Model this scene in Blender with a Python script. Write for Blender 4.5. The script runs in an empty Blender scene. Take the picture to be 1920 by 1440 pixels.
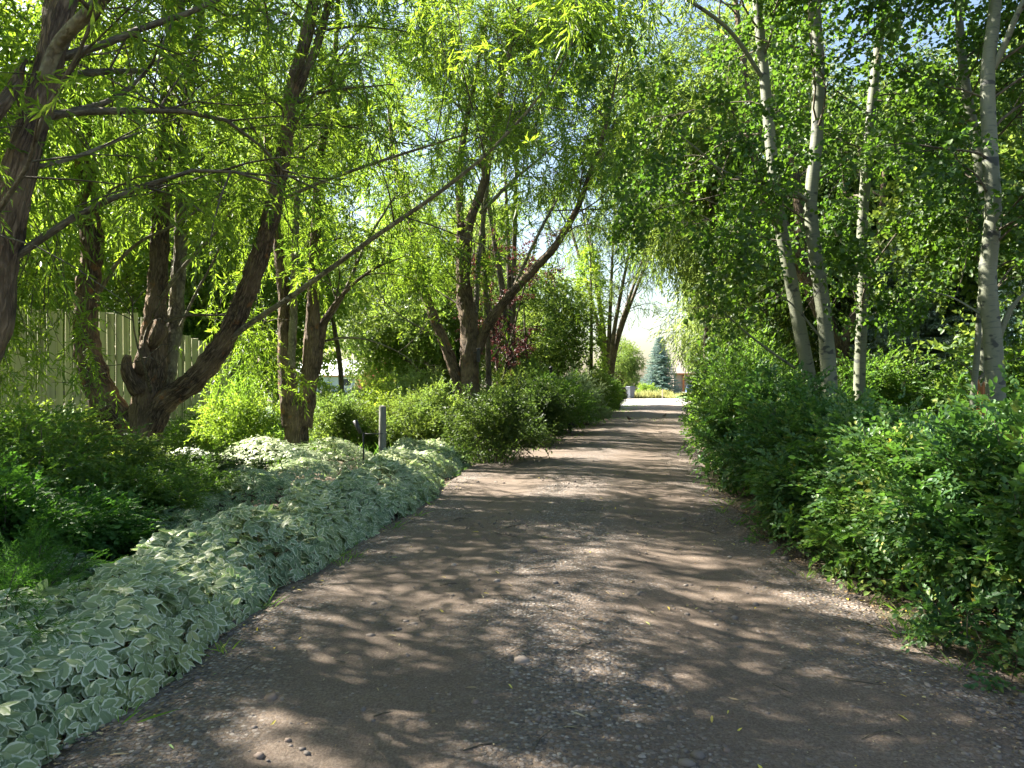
import bpy, math
import numpy as np
from mathutils import noise, Vector
R = math.radians
S = bpy.context.scene
COL = S.collection
rng = np.random.default_rng(11)

# ------------------------------------------------------------------ camera, sky, sun, exposure
FPX = 1332.0
PITCH = math.atan(6 / FPX)
EYE = np.array([0.0, 0.0, 1.6])
cam = bpy.data.cameras.new('camera'); camo = bpy.data.objects.new('camera', cam); COL.objects.link(camo)
cam.sensor_width = 36; cam.lens = 36 * FPX / 1920; cam.clip_start = 0.05; cam.clip_end = 3000
camo.location = EYE; camo.rotation_euler = (math.pi / 2 - PITCH, 0, 0)
S.camera = camo
SUN_EL, SUN_AZ = 41.0, -66.0          # azimuth from +Y, negative = to the left
sd = np.array([math.sin(R(SUN_AZ)) * math.cos(R(SUN_EL)), math.cos(R(SUN_AZ)) * math.cos(R(SUN_EL)), math.sin(R(SUN_EL))])
sun = bpy.data.lights.new('sun', 'SUN'); suno = bpy.data.objects.new('sun', sun); COL.objects.link(suno)
sun.energy = 5.0; sun.angle = R(0.5); sun.color = (1.0, 0.93, 0.82)
suno.rotation_euler = Vector(sd).to_track_quat('Z', 'Y').to_euler()
W = bpy.data.worlds.new('World'); S.world = W; W.use_nodes = True
wn = W.node_tree.nodes; wl = W.node_tree.links
sky = wn.new('ShaderNodeTexSky'); sky.sky_type = 'NISHITA'; sky.sun_disc = False
sky.sun_elevation = R(SUN_EL); sky.sun_rotation = R(SUN_AZ); sky.air_density = 1.2; sky.dust_density = 2.0
bg = wn['Background']; bg.inputs['Strength'].default_value = 0.050
wl.new(sky.outputs[0], bg.inputs[0])
S.view_settings.view_transform = 'Standard'; S.view_settings.look = 'None'
S.view_settings.exposure = 2.65; S.view_settings.gamma = 1.0; S.view_settings.use_curve_mapping = False
S.render.engine = 'CYCLES'
cy = S.cycles
cy.use_denoising = True
try: cy.denoiser = 'OPENIMAGEDENOISE'; cy.denoising_input_passes = 'RGB_ALBEDO_NORMAL'; cy.denoising_prefilter = 'ACCURATE'
except Exception: pass
cy.max_bounces = 7; cy.diffuse_bounces = 5; cy.glossy_bounces = 2; cy.transmission_bounces = 5
cy.sample_clamp_indirect = 6; cy.caustics_reflective = False; cy.caustics_refractive = False
cy.use_adaptive_sampling = True; cy.adaptive_threshold = 0.02


def P(px, py, Y):
    """world point seen at photo pixel px, py when it stands Y metres ahead"""
    x = (px - 960) / FPX; v = -(py - 720) / FPX
    c, s = math.cos(PITCH), math.sin(PITCH)
    d = np.array([x, c + v * s, -s + v * c])
    return EYE + d * (Y / d[1])


# ------------------------------------------------------------------ object helpers
def tag(o, label=None, cat=None, group=None, kind=None):
    for k, v in (('label', label), ('category', cat), ('group', group), ('kind', kind)):
        if v: o[k] = v
    return o


def thing(name, label, cat, loc=(0, 0, 0), group=None, rz=0.0):
    o = bpy.data.objects.new(name, None); COL.objects.link(o)
    o.location = tuple(float(a) for a in loc); o.rotation_euler = (0, 0, rz); o.empty_display_size = 0.2
    return tag(o, label, cat, group)


def mesh(name, V, faces, mat, attrs=None, smooth=True):
    me = bpy.data.meshes.new(name)
    V = np.asarray(V, np.float32)
    if not isinstance(faces, list): faces = [faces]
    faces = [np.asarray(f, np.int32) for f in faces if len(f)]
    nl = sum(f.size for f in faces); nf = sum(len(f) for f in faces)
    me.vertices.add(len(V)); me.vertices.foreach_set('co', V.ravel())
    me.loops.add(nl); me.loops.foreach_set('vertex_index', np.concatenate([f.ravel() for f in faces]))
    tot = np.concatenate([np.full(len(f), f.shape[1], np.int32) for f in faces])
    st = np.zeros(nf, np.int32); st[1:] = np.cumsum(tot)[:-1]
    me.polygons.add(nf); me.polygons.foreach_set('loop_start', st)
    try: me.polygons.foreach_set('loop_total', tot)
    except Exception: pass
    me.polygons.foreach_set('use_smooth', np.full(nf, smooth, bool))
    for k, a in (attrs or {}).items():
        a = np.asarray(a, np.float32)
        if a.ndim == 1:
            at = me.attributes.new(k, 'FLOAT', 'POINT'); at.data.foreach_set('value', a)
        else:
            at = me.attributes.new(k, 'FLOAT_VECTOR', 'POINT'); at.data.foreach_set('vector', a.ravel())
    if mat is not None: me.materials.append(mat)
    me.update(calc_edges=True)
    return me


def put(name, me, parent=None, loc=(0, 0, 0), rot=(0, 0, 0), sc=(1, 1, 1), mat=None):
    o = bpy.data.objects.new(name, me); COL.objects.link(o)
    if parent is not None: o.parent = parent
    o.location = tuple(float(a) for a in loc); o.rotation_euler = rot; o.scale = sc
    if mat is not None:
        o.material_slots[0].link = 'OBJECT'; o.material_slots[0].material = mat
    return o


class MB:
    """collects pieces (vertices, faces, attributes) for one mesh"""
    def __init__(s): s.V = []; s.F = {3: [], 4: []}; s.A = {}; s.n = 0
    def add(s, V, faces, **attrs):
        V = np.asarray(V, float)
        if not isinstance(faces, list): faces = [faces]
        for f in faces:
            f = np.asarray(f, int)
            if len(f): s.F[f.shape[1]].append(f + s.n)
        s.V.append(V)
        for k, a in attrs.items(): s.A.setdefault(k, []).append(np.asarray(a, float))
        s.n += len(V)
        return s
    def box(s, c, size, rz=0.0, taper=1.0):
        x, y, z = [a / 2 for a in size]
        v = np.array([[-x, -y, -z], [x, -y, -z], [x, y, -z], [-x, y, -z], [-x * taper, -y * taper, z], [x * taper, -y * taper, z], [x * taper, y * taper, z], [-x * taper, y * taper, z]])
        ca, sa = math.cos(rz), math.sin(rz)
        v = v @ np.array([[ca, sa, 0], [-sa, ca, 0], [0, 0, 1]]) + np.array(c)
        return s.add(v, np.array([[0, 3, 2, 1], [4, 5, 6, 7], [0, 1, 5, 4], [1, 2, 6, 5], [2, 3, 7, 6], [3, 0, 4, 7]]), tc=v, lr=np.zeros(8))
    def mesh(s, name, mat, org=(0, 0, 0), smooth=True):
        V = np.concatenate(s.V) - np.asarray(org, float)
        F = [np.concatenate(s.F[k]) for k in (3, 4) if s.F[k]]
        A = {k: np.concatenate(a) for k, a in s.A.items() if sum(len(x) for x in a) == len(V)}
        return mesh(name, V, F, mat, A, smooth)


def cr(pts, n):
    """Catmull-Rom through pts (any width), n samples per span"""
    p = np.asarray(pts, float)
    q = np.vstack([2 * p[0] - p[1], p, 2 * p[-1] - p[-2]])
    out = []
    for i in range(len(p) - 1):
        a, b, c, d = q[i], q[i + 1], q[i + 2], q[i + 3]
        for t in np.linspace(0, 1, n, endpoint=False):
            out.append(.5 * ((2 * b) + (-a + c) * t + (2 * a - 5 * b + 4 * c - d) * t * t + (-a + 3 * b - 3 * c + d) * t ** 3))
    out.append(p[-1])
    return np.array(out)


def tube(mb, path, rad, sides=8, rough=0.0, cap=True, seed=0.0):
    path = np.asarray(path, float); n = len(path)
    rad = np.broadcast_to(np.asarray(rad, float), (n,))
    T = np.gradient(path, axis=0); T /= np.linalg.norm(T, axis=1)[:, None] + 1e-9
    ref = np.array([0, 0, 1.0]) if abs(T[0][2]) < .8 else np.array([1.0, 0, 0])
    u = np.cross(T[0], ref); u /= np.linalg.norm(u)
    s = np.concatenate([[0], np.cumsum(np.linalg.norm(np.diff(path, axis=0), axis=1))])
    th = np.linspace(0, 2 * math.pi, sides, endpoint=False)
    ct, st = np.cos(th)[:, None], np.sin(th)[:, None]
    V = np.zeros((n, sides, 3)); TC = np.zeros((n, sides, 3))
    for i in range(n):
        u = u - T[i] * np.dot(u, T[i]); u /= np.linalg.norm(u) + 1e-9
        w = np.cross(T[i], u)
        r = np.full((sides, 1), rad[i])
        if rough:
            for j in range(sides):
                q = Vector((math.cos(th[j]) * 1.1, math.sin(th[j]) * 1.1, s[i] * 1.6 + seed))
                lump = noise.noise(q) * .8
                q2 = Vector((math.cos(th[j]) * rad[i] * 26, math.sin(th[j]) * rad[i] * 26, s[i] * 4.5 + seed))
                r[j, 0] *= 1 + rough * lump
                r[j, 0] += .024 * min(1.0, rad[i] / .16) * (abs(noise.noise(q2)) * 2.2 - .5) * (rough / .12)
        V[i] = path[i] + (u * ct + w * st) * r
        TC[i] = np.hstack([ct * rad[i], st * rad[i], np.full((sides, 1), s[i] + seed)])
    V = V.reshape(-1, 3); TC = TC.reshape(-1, 3)
    i0 = np.arange(n - 1)[:, None] * sides; j = np.arange(sides)[None]; j2 = (j + 1) % sides
    Q = np.stack([i0 + j, i0 + j2, i0 + sides + j2, i0 + sides + j], -1).reshape(-1, 4)
    fs = [Q]
    if cap:
        V = np.vstack([V, path[-1] + T[-1] * rad[-1] * .4, path[0]]); TC = np.vstack([TC, TC[-1], TC[0]])
        e = len(V) - 2; b = (n - 1) * sides; jj = np.arange(sides); k = (jj + 1) % sides
        fs.append(np.vstack([np.stack([b + jj, b + k, np.full(sides, e)], -1), np.stack([k, jj, np.full(sides, e + 1)], -1)]))
    mb.add(V, fs, tc=TC)
    return mb


# ------------------------------------------------------------------ materials
def new_mat(name):
    m = bpy.data.materials.new(name); m.use_nodes = True
    nt = m.node_tree; b = nt.nodes['Principled BSDF']; b.inputs['Roughness'].default_value = .8
    return m, nt, b


def attr(nt, name, out='Vector'):
    a = nt.nodes.new('ShaderNodeAttribute'); a.attribute_name = name
    return a.outputs[out]


def mul(nt, vec, sc):
    m = nt.nodes.new('ShaderNodeVectorMath'); m.operation = 'MULTIPLY'; nt.links.new(vec, m.inputs[0]); m.inputs[1].default_value = sc
    return m.outputs[0]


def ntex(nt, vec, scale, detail=4, rough=.6, out='Fac'):
    n = nt.nodes.new('ShaderNodeTexNoise'); n.inputs['Scale'].default_value = scale; n.inputs['Detail'].default_value = detail; n.inputs['Roughness'].default_value = rough
    if vec is not None: nt.links.new(vec, n.inputs['Vector'])
    return n.outputs[out]


def ramp(nt, fac, stops):
    r = nt.nodes.new('ShaderNodeValToRGB'); e = r.color_ramp.elements
    while len(e) < len(stops): e.new(.5)
    for el, (p, c) in zip(e, stops):
        el.position = p; el.color = tuple(c) + (1,) if not isinstance(c, (int, float)) else (c, c, c, 1)
    nt.links.new(fac, r.inputs[0])
    return r.outputs[0]


def mix(nt, fac, a, b, mode='MIX'):
    m = nt.nodes.new('ShaderNodeMix'); m.data_type = 'RGBA'; m.blend_type = mode
    for s, v in ((m.inputs[0], fac), (m.inputs[6], a), (m.inputs[7], b)):
        if isinstance(v, (int, float)): s.default_value = v
        elif isinstance(v, tuple): s.default_value = v + (1,)
        else: nt.links.new(v, s)
    return m.outputs[2]


def bump(nt, b, h, strength, dist):
    n = nt.nodes.new('ShaderNodeBump'); n.inputs['Strength'].default_value = strength; n.inputs['Distance'].default_value = dist
    nt.links.new(h, n.inputs['Height']); nt.links.new(n.outputs[0], b.inputs['Normal'])


def leaf_mat(name, a, b_, c, trans, tf=.45, gloss=.45, edge=None):
    """colours a..b_ by leaf, c = the odd yellowing leaf, trans = colour of light coming through"""
    m, nt, b = new_mat(name)
    lr = attr(nt, 'lr', 'Fac')
    geo = nt.nodes.new('ShaderNodeNewGeometry')
    big = ntex(nt, geo.outputs['Position'], .9, 2)
    col = ramp(nt, lr, [(0, a), (.55, b_), (.93, tuple((np.array(b_) + np.array(c)) / 2)), (1, c)])
    hue = ramp(nt, big, [(.3, (.75, .85, .9)), (.7, (1.25, 1.12, .9))])
    col = mix(nt, 1.0, col, hue, 'MULTIPLY')
    tcol = mix(nt, 1.0, ramp(nt, lr, [(0, tuple(x * .8 for x in trans)), (1, tuple(min(1, x * 1.25) for x in trans))]), hue, 'MULTIPLY')
    if edge:
        uv = attr(nt, 'tc')
        sx = nt.nodes.new('ShaderNodeSeparateXYZ'); nt.links.new(uv, sx.inputs[0])
        ab = nt.nodes.new('ShaderNodeMath'); ab.operation = 'ABSOLUTE'; nt.links.new(sx.outputs[0], ab.inputs[0])
        mx = nt.nodes.new('ShaderNodeMath'); mx.operation = 'MAXIMUM'; nt.links.new(ab.outputs[0], mx.inputs[0])
        pv = nt.nodes.new('ShaderNodeMath'); pv.operation = 'SUBTRACT'; nt.links.new(sx.outputs[1], pv.inputs[0]); pv.inputs[1].default_value = .16
        nt.links.new(pv.outputs[0], mx.inputs[1])
        nz = ntex(nt, geo.outputs['Position'], 45, 3)
        ad = nt.nodes.new('ShaderNodeMath'); ad.operation = 'MULTIPLY_ADD'; nt.links.new(nz, ad.inputs[0]); ad.inputs[1].default_value = .6; nt.links.new(mx.outputs[0], ad.inputs[2])
        mask = ramp(nt, ad.outputs[0], [(.93, 0.0), (1.08, .95)])
        mask = mix(nt, 1.0, mask, ramp(nt, lr, [(.12, .25), (.42, 1.0)]), 'MULTIPLY')
        col = mix(nt, mask, col, edge)
        tcol = mix(nt, mask, tcol, (.6, .65, .3))
        vein = ramp(nt, ab.outputs[0], [(.0, .6), (.07, 0.0)])
        col = mix(nt, vein, col, tuple(min(1, x * 1.5) for x in b_))
    nt.links.new(col, b.inputs['Base Color'])
    b.inputs['Roughness'].default_value = gloss
    b.inputs['Specular IOR Level'].default_value = .35
    t = nt.nodes.new('ShaderNodeBsdfTranslucent'); nt.links.new(tcol, t.inputs[0])
    ms = nt.nodes.new('ShaderNodeMixShader'); ms.inputs[0].default_value = tf
    nt.links.new(b.outputs[0], ms.inputs[1]); nt.links.new(t.outputs[0], ms.inputs[2])
    nt.links.new(ms.outputs[0], nt.nodes['Material Output'].inputs['Surface'])
    return m


def bark_mat(name, light, dark, fiss=(30, 30, 5), strength=.9, rust=None):
    m, nt, b = new_mat(name)
    tc = attr(nt, 'tc')
    v = mul(nt, tc, fiss)
    n1 = ntex(nt, v, 1, 5, .65)
    vo = nt.nodes.new('ShaderNodeTexVoronoi'); vo.feature = 'DISTANCE_TO_EDGE'; vo.inputs['Scale'].default_value = .8
    warp = nt.nodes.new('ShaderNodeVectorMath'); warp.operation = 'MULTIPLY_ADD'
    nt.links.new(ntex(nt, v, .7, 3, .6, 'Color'), warp.inputs[0]); warp.inputs[1].default_value = (.9, .9, .7); nt.links.new(v, warp.inputs[2])
    nt.links.new(warp.outputs[0], vo.inputs['Vector'])
    n2 = ntex(nt, mul(nt, tc, tuple(x * .75 for x in fiss)), 1, 3, .55)
    e1 = ramp(nt, n2, [(.40, 1.0), (.485, 0.0), (.515, 0.0), (.60, 1.0)])
    e2 = ramp(nt, vo.outputs['Distance'], [(.02, .35), (.20, 1.0)])
    ed = mix(nt, 1.0, e1, e2, 'MULTIPLY')
    big = ntex(nt, tc, 2.2, 3)
    c0 = mix(nt, n1, dark, light)
    c1 = mix(nt, ed, tuple(x * .42 for x in dark), c0)
    c2 = mix(nt, ramp(nt, big, [(.4, 0.0), (.75, .6)]), c1, tuple((light[0] * 1.15, light[1] * 1.12, light[2] * 1.0)))
    if rust: c2 = mix(nt, ramp(nt, ntex(nt, tc, 5.5, 3), [(.62, 0.0), (.72, .8)]), c2, rust)
    nt.links.new(c2, b.inputs['Base Color'])
    h = mix(nt, .45, ed, n1)
    bump(nt, b, h, strength, .03)
    b.inputs['Roughness'].default_value = .9
    return m


def aspen_mat():
    m, nt, b = new_mat('aspen_bark')
    tc = attr(nt, 'tc')
    lent = ntex(nt, mul(nt, tc, (7, 7, 42)), 1, 3, .6)
    patch = ntex(nt, mul(nt, tc, (5, 5, 2.0)), 1, 4, .6)
    c = mix(nt, patch, (.085, .10, .06), (.20, .21, .145))
    c = mix(nt, ramp(nt, lent, [(.57, 0.0), (.65, .8)]), c, (.08, .09, .07))
    scar = ntex(nt, mul(nt, tc, (4, 4, 7)), 1, 2, .5)
    c = mix(nt, ramp(nt, scar, [(.62, 0.0), (.655, .95)]), c, (.035, .04, .035))
    nt.links.new(c, b.inputs['Base Color']); bump(nt, b, lent, .35, .01); b.inputs['Roughness'].default_value = .7
    return m


def plain_mat(name, col, rough=.7, var=.15, scale=6.0, stretch=(1, 1, 1), metallic=0.0, bmp=0.0):
    m, nt, b = new_mat(name)
    g = nt.nodes.new('ShaderNodeTexCoord')
    oi = nt.nodes.new('ShaderNodeObjectInfo')
    n = ntex(nt, mul(nt, g.outputs['Object'], stretch), scale, 4)
    lo = tuple(x * (1 - var) for x in col); hi = tuple(min(1, x * (1 + var)) for x in col)
    nt.links.new(mix(nt, n, lo, hi), b.inputs['Base Color'])
    b.inputs['Roughness'].default_value = rough; b.inputs['Metallic'].default_value = metallic
    if bmp: bump(nt, b, n, bmp, .01)
    return m


M = {}
M['willow'] = leaf_mat('willow_leaf', (.036, .078, .023), (.074, .145, .030), (.23, .26, .05), (.30, .47, .038), .5)
M['aspen'] = leaf_mat('aspen_leaf', (.024, .057, .019), (.050, .104, .026), (.16, .20, .045), (.15, .30, .025), .4, .5)
M['far_light'] = leaf_mat('pale_sunlit_foliage', (.09, .15, .06), (.16, .235, .09), (.32, .32, .14), (.36, .48, .12), .5)  # pale leaves; on crowns behind the fence, sun glow put into the colour
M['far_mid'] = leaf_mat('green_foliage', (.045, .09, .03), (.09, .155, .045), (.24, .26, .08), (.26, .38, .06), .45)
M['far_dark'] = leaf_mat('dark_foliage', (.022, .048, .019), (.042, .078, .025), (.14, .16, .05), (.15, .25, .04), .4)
M['rose'] = leaf_mat('hedge_leaf', (.033, .084, .033), (.078, .160, .055), (.40, .35, .045), (.13, .30, .04), .32, .42)
M['rose_far'] = leaf_mat('shrub_leaf', (.034, .082, .027), (.07, .142, .037), (.24, .27, .06), (.20, .38, .042), .4)
M['sunny'] = leaf_mat('sunlit_yellow_green_leaf', (.07, .15, .03), (.13, .235, .045), (.33, .35, .09), (.34, .50, .05), .48)  # yellow-green made brighter: sunlit glow is put into the leaf colour
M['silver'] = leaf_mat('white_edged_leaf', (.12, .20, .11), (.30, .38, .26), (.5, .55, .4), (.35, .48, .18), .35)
M['fern'] = leaf_mat('ferny_leaf', (.03, .085, .02), (.055, .14, .028), (.12, .22, .04), (.12, .32, .03), .35, .6)
M['plum'] = leaf_mat('purple_leaf', (.04, .016, .022), (.07, .025, .03), (.12, .08, .04), (.16, .04, .045), .3)
M['plum_pink'] = leaf_mat('pink_leaf', (.25, .07, .09), (.42, .14, .16), (.5, .3, .25), (.6, .2, .2), .4)
M['spruce'] = leaf_mat('blue_needles', (.15, .22, .23), (.30, .40, .42), (.42, .50, .50), (.15, .25, .20), .12, .7)
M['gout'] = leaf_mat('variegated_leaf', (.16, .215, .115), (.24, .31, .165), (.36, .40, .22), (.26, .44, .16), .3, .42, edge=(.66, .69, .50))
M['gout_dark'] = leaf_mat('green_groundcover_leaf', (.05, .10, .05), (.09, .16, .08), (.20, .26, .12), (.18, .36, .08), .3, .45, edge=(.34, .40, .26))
M['grass'] = leaf_mat('grass_blade', (.06, .15, .025), (.11, .23, .04), (.30, .30, .10), (.25, .48, .05), .4, .6)
M['dry'] = leaf_mat('dry_grass_blade', (.10, .15, .05), (.24, .25, .10), (.5, .45, .25), (.5, .5, .2), .4, .7)
M['bark'] = bark_mat('willow_bark', (.29, .215, .14), (.085, .054, .033), (34, 34, 6.5), 1.0, rust=(.28, .13, .045))
M['bark_pale'] = bark_mat('young_willow_bark', (.30, .28, .20), (.15, .13, .09), (16, 16, 9), .5)
M['twig'] = bark_mat('twig_bark', (.22, .20, .14), (.11, .09, .06), (30, 30, 12), .3)
M['bark_far'] = bark_mat('grey_bark', (.24, .20, .15), (.10, .08, .06), (20, 20, 5), .7)
M['aspen_bark'] = aspen_mat()


def soil_mat():
    m, nt, b = new_mat('soil')
    g = nt.nodes.new('ShaderNodeNewGeometry').outputs['Position']
    n = ntex(nt, g, 9, 8, .7); n2 = ntex(nt, g, 1.3, 4); sp = ntex(nt, g, 60, 3, .6)
    c = mix(nt, n, (.035, .026, .018), (.12, .085, .055))
    c = mix(nt, ramp(nt, sp, [(.58, 0.0), (.66, .8)]), c, (.24, .18, .10))
    c = mix(nt, ramp(nt, n2, [(.52, 0.0), (.62, .6)]), c, (.05, .075, .02))
    nt.links.new(c, b.inputs['Base Color']); bump(nt, b, n, .8, .04); b.inputs['Roughness'].default_value = .95
    return m


def road_mat():
    m, nt, b = new_mat('gravel_dirt')
    g = nt.nodes.new('ShaderNodeNewGeometry').outputs['Position']
    uv = attr(nt, 'tc')
    sx = nt.nodes.new('ShaderNodeSeparateXYZ'); nt.links.new(uv, sx.inputs[0])
    grit = ntex(nt, g, 85, 4, .7); mid = ntex(nt, g, 7, 6, .65); big = ntex(nt, g, .8, 4, .6)
    vo = nt.nodes.new('ShaderNodeTexVoronoi'); vo.inputs['Scale'].default_value = 46; vo.inputs['Randomness'].default_value = 1; nt.links.new(g, vo.inputs['Vector'])
    vs = nt.nodes.new('ShaderNodeSeparateColor'); nt.links.new(vo.outputs['Color'], vs.inputs[0])
    dirt = mix(nt, mid, (.052, .034, .021), (.135, .094, .062))
    dirt = mix(nt, ramp(nt, grit, [(.38, 0.0), (.66, .9)]), dirt, (.20, .155, .118))
    stone = ramp(nt, vs.outputs[0], [(0, (.045, .042, .042)), (.5, (.12, .105, .095)), (.85, (.22, .195, .175)), (1, (.38, .35, .31))])
    inside = ramp(nt, vo.outputs['Distance'], [(.42, 1.0), (.62, 0.0)])
    # loose gravel lies between and beside the wheel tracks, fine dust in them
    tr = nt.nodes.new('ShaderNodeMath'); tr.operation = 'MULTIPLY'; nt.links.new(sx.outputs[0], tr.inputs[0]); tr.inputs[1].default_value = 2 * math.pi * 1.05
    co = nt.nodes.new('ShaderNodeMath'); co.operation = 'COSINE'; nt.links.new(tr.outputs[0], co.inputs[0])
    sm = nt.nodes.new('ShaderNodeMath'); sm.operation = 'MULTIPLY_ADD'; nt.links.new(co.outputs[0], sm.inputs[0]); sm.inputs[1].default_value = .16; nt.links.new(big, sm.inputs[2])
    loose = ramp(nt, sm.outputs[0], [(.40, .12), (.66, 1.0)])
    f = mix(nt, 1.0, inside, loose, 'MULTIPLY')
    c = mix(nt, f, dirt, stone)
    c = mix(nt, ramp(nt, big, [(.35, .35), (.6, 0.0)]), c, (.06, .043, .032))
    nt.links.new(c, b.inputs['Base Color'])
    h = mix(nt, .6, f, grit); bump(nt, b, h, 1.0, .014)
    b.inputs['Roughness'].default_value = .93
    return m


def yard_mat():
    m, nt, b = new_mat('pale_gravel')
    g = nt.nodes.new('ShaderNodeNewGeometry').outputs['Position']
    n = ntex(nt, g, 12, 6, .7)
    nt.links.new(mix(nt, n, (.38, .35, .32), (.55, .52, .48)), b.inputs['Base Color']); bump(nt, b, n, .4, .02)
    return m


def lawn_mat():
    m, nt, b = new_mat('lawn')
    g = nt.nodes.new('ShaderNodeNewGeometry').outputs['Position']
    n = ntex(nt, g, 20, 6, .7); n2 = ntex(nt, g, .5, 3)
    c = mix(nt, n, (.05, .12, .02), (.12, .22, .05)); c = mix(nt, ramp(nt, n2, [(.5, 0.0), (.7, .6)]), c, (.28, .27, .13))
    nt.links.new(c, b.inputs['Base Color']); bump(nt, b, n, .7, .04)
    return m


def board_mat():
    m, nt, b = new_mat('weathered_board')
    tcn = nt.nodes.new('ShaderNodeTexCoord'); oi = nt.nodes.new('ShaderNodeObjectInfo')
    ad = nt.nodes.new('ShaderNodeVectorMath'); ad.operation = 'ADD'; nt.links.new(tcn.outputs['Object'], ad.inputs[0])
    cb = nt.nodes.new('ShaderNodeCombineXYZ')
    k = nt.nodes.new('ShaderNodeMath'); k.operation = 'MULTIPLY'; nt.links.new(oi.outputs['Random'], k.inputs[0]); k.inputs[1].default_value = 40
    nt.links.new(k.outputs[0], cb.inputs[0]); nt.links.new(k.outputs[0], cb.inputs[2]); nt.links.new(cb.outputs[0], ad.inputs[1])
    n = ntex(nt, mul(nt, ad.outputs[0], (38, 38, 1.2)), 1, 5, .7); st = ntex(nt, mul(nt, ad.outputs[0], (9, 9, .5)), 1, 3)
    c = mix(nt, n, (.46, .46, .26), (.70, .68, .42))  # pale yellow-green includes the glow of light filtered through the leaves
    c = mix(nt, ramp(nt, oi.outputs['Random'], [(0, 0.0), (1, .5)]), c, (.34, .35, .28))
    c = mix(nt, ramp(nt, st, [(.50, 0.0), (.68, .75)]), c, (.12, .10, .07))
    nt.links.new(c, b.inputs['Base Color']); bump(nt, b, n, .5, .006)
    return m


M['soil'] = soil_mat(); M['road'] = road_mat(); M['yard'] = yard_mat(); M['lawn'] = lawn_mat(); M['board'] = board_mat()
M['post'] = plain_mat('grey_post_wood', (.15, .155, .14), .85, .45, 14, (3, 3, .25), bmp=.5)
M['black'] = plain_mat('black_plastic', (.018, .018, .02), .45, .2)
M['bin'] = plain_mat('grey_bin_plastic', (.055, .065, .085), .5, .1)
M['white'] = plain_mat('white_paint', (.75, .75, .73), .6, .05)
M['metal_roof'] = plain_mat('white_metal_roof', (.75, .75, .76), .45, .05)
M['siding'] = plain_mat('grey_siding', (.42, .47, .50), .7, .1)
M['stucco'] = plain_mat('beige_stucco', (.36, .31, .26), .85, .1)
M['cedar'] = plain_mat('orange_wood', (.42, .17, .06), .8, .5, 10, (4, 4, .4), bmp=.5)
M['blue'] = plain_mat('blue_tarp', (.06, .10, .18), .6, .2)
M['shingle'] = plain_mat('brown_roof', (.20, .17, .15), .9, .2)
M['glass'] = plain_mat('window_glass', (.03, .04, .05), .08, .1)
M['robin'] = plain_mat('brown_feathers', (.09, .07, .055), .8, .25, 30)
M['breast'] = plain_mat('rust_feathers', (.32, .11, .04), .8, .2, 30)
M['red'] = plain_mat('red_cap', (.5, .05, .03), .5, .1)

# ------------------------------------------------------------------ leaf sprays
def leaflet(shape, L, Wd, fold=.25, droop=.15):
    if shape == 'lance':
        return np.array([[0, 0, 0], [Wd / 2, .4 * L, fold * Wd], [0, L, -droop * L], [-Wd / 2, .4 * L, fold * Wd]]), np.array([[0, 1, 2], [0, 2, 3]])
    if shape == 'oval':
        return np.array([[0, 0, 0], [Wd * .45, .25 * L, fold * Wd], [Wd * .45, .65 * L, fold * Wd * .8 - droop * L * .4], [0, L, -droop * L], [-Wd * .45, .65 * L, fold * Wd * .8 - droop * L * .4], [-Wd * .45, .25 * L, fold * Wd]]), np.array([[0, 1, 2], [0, 2, 3], [0, 3, 4], [0, 4, 5]])


def basis(f, roll=None):
    """rotation matrices whose Y axis is f (N,3), Z as near up as it gets, rolled about f"""
    f = f / (np.linalg.norm(f, axis=1)[:, None] + 1e-9)
    up = np.tile([0, 0, 1.0], (len(f), 1)); bad = np.abs(f[:, 2]) > .97; up[bad] = [1, 0, 0]
    x = np.cross(f, up); x /= np.linalg.norm(x, axis=1)[:, None] + 1e-9
    z = np.cross(x, f)
    if roll is not None:
        c, s = np.cos(roll)[:, None], np.sin(roll)[:, None]
        x, z = x * c + z * s, z * c - x * s
    return np.stack([x, f, z], -1)


def make_spray(r, n, length, L, Wd, shape='lance', ang=.75, sag=.35, spread=1.0, pinnate=False, jit=.35):
    pos, d, sc = [], [], []
    for i in range(n):
        t = (i + .6) / n
        p = np.array([r.normal(0, .01 * spread), length * t, -sag * length * t * t])
        side = 1 if i % 2 else -1
        a = ang * (1 - .45 * t)
        if pinnate:
            dd = np.array([side * math.sin(a), math.cos(a), 0]) + r.normal(0, jit * .4, 3)
        else:
            ph = r.uniform(0, 2 * math.pi)
            dd = np.array([math.cos(ph) * math.sin(a), math.cos(a), math.sin(ph) * math.sin(a) * .8 - sag * t]) + r.normal(0, jit, 3)
        if i == n - 1: dd = np.array([0, 1, -sag]) + r.normal(0, .1, 3)
        pos.append(p); d.append(dd); sc.append(r.uniform(.7, 1.15))
    B = basis(np.array(d), r.normal(0, .7 if not pinnate else .25, n))
    v, f = leaflet(shape, L, Wd)
    V = np.einsum('nij,kj->nki', B, v) * np.array(sc)[:, None, None] + np.array(pos)[:, None]
    F = (f[None] + (np.arange(n) * len(v))[:, None, None]).reshape(-1, 3)
    return V.reshape(-1, 3), F, np.repeat(np.arange(n), len(v)), n


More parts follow.
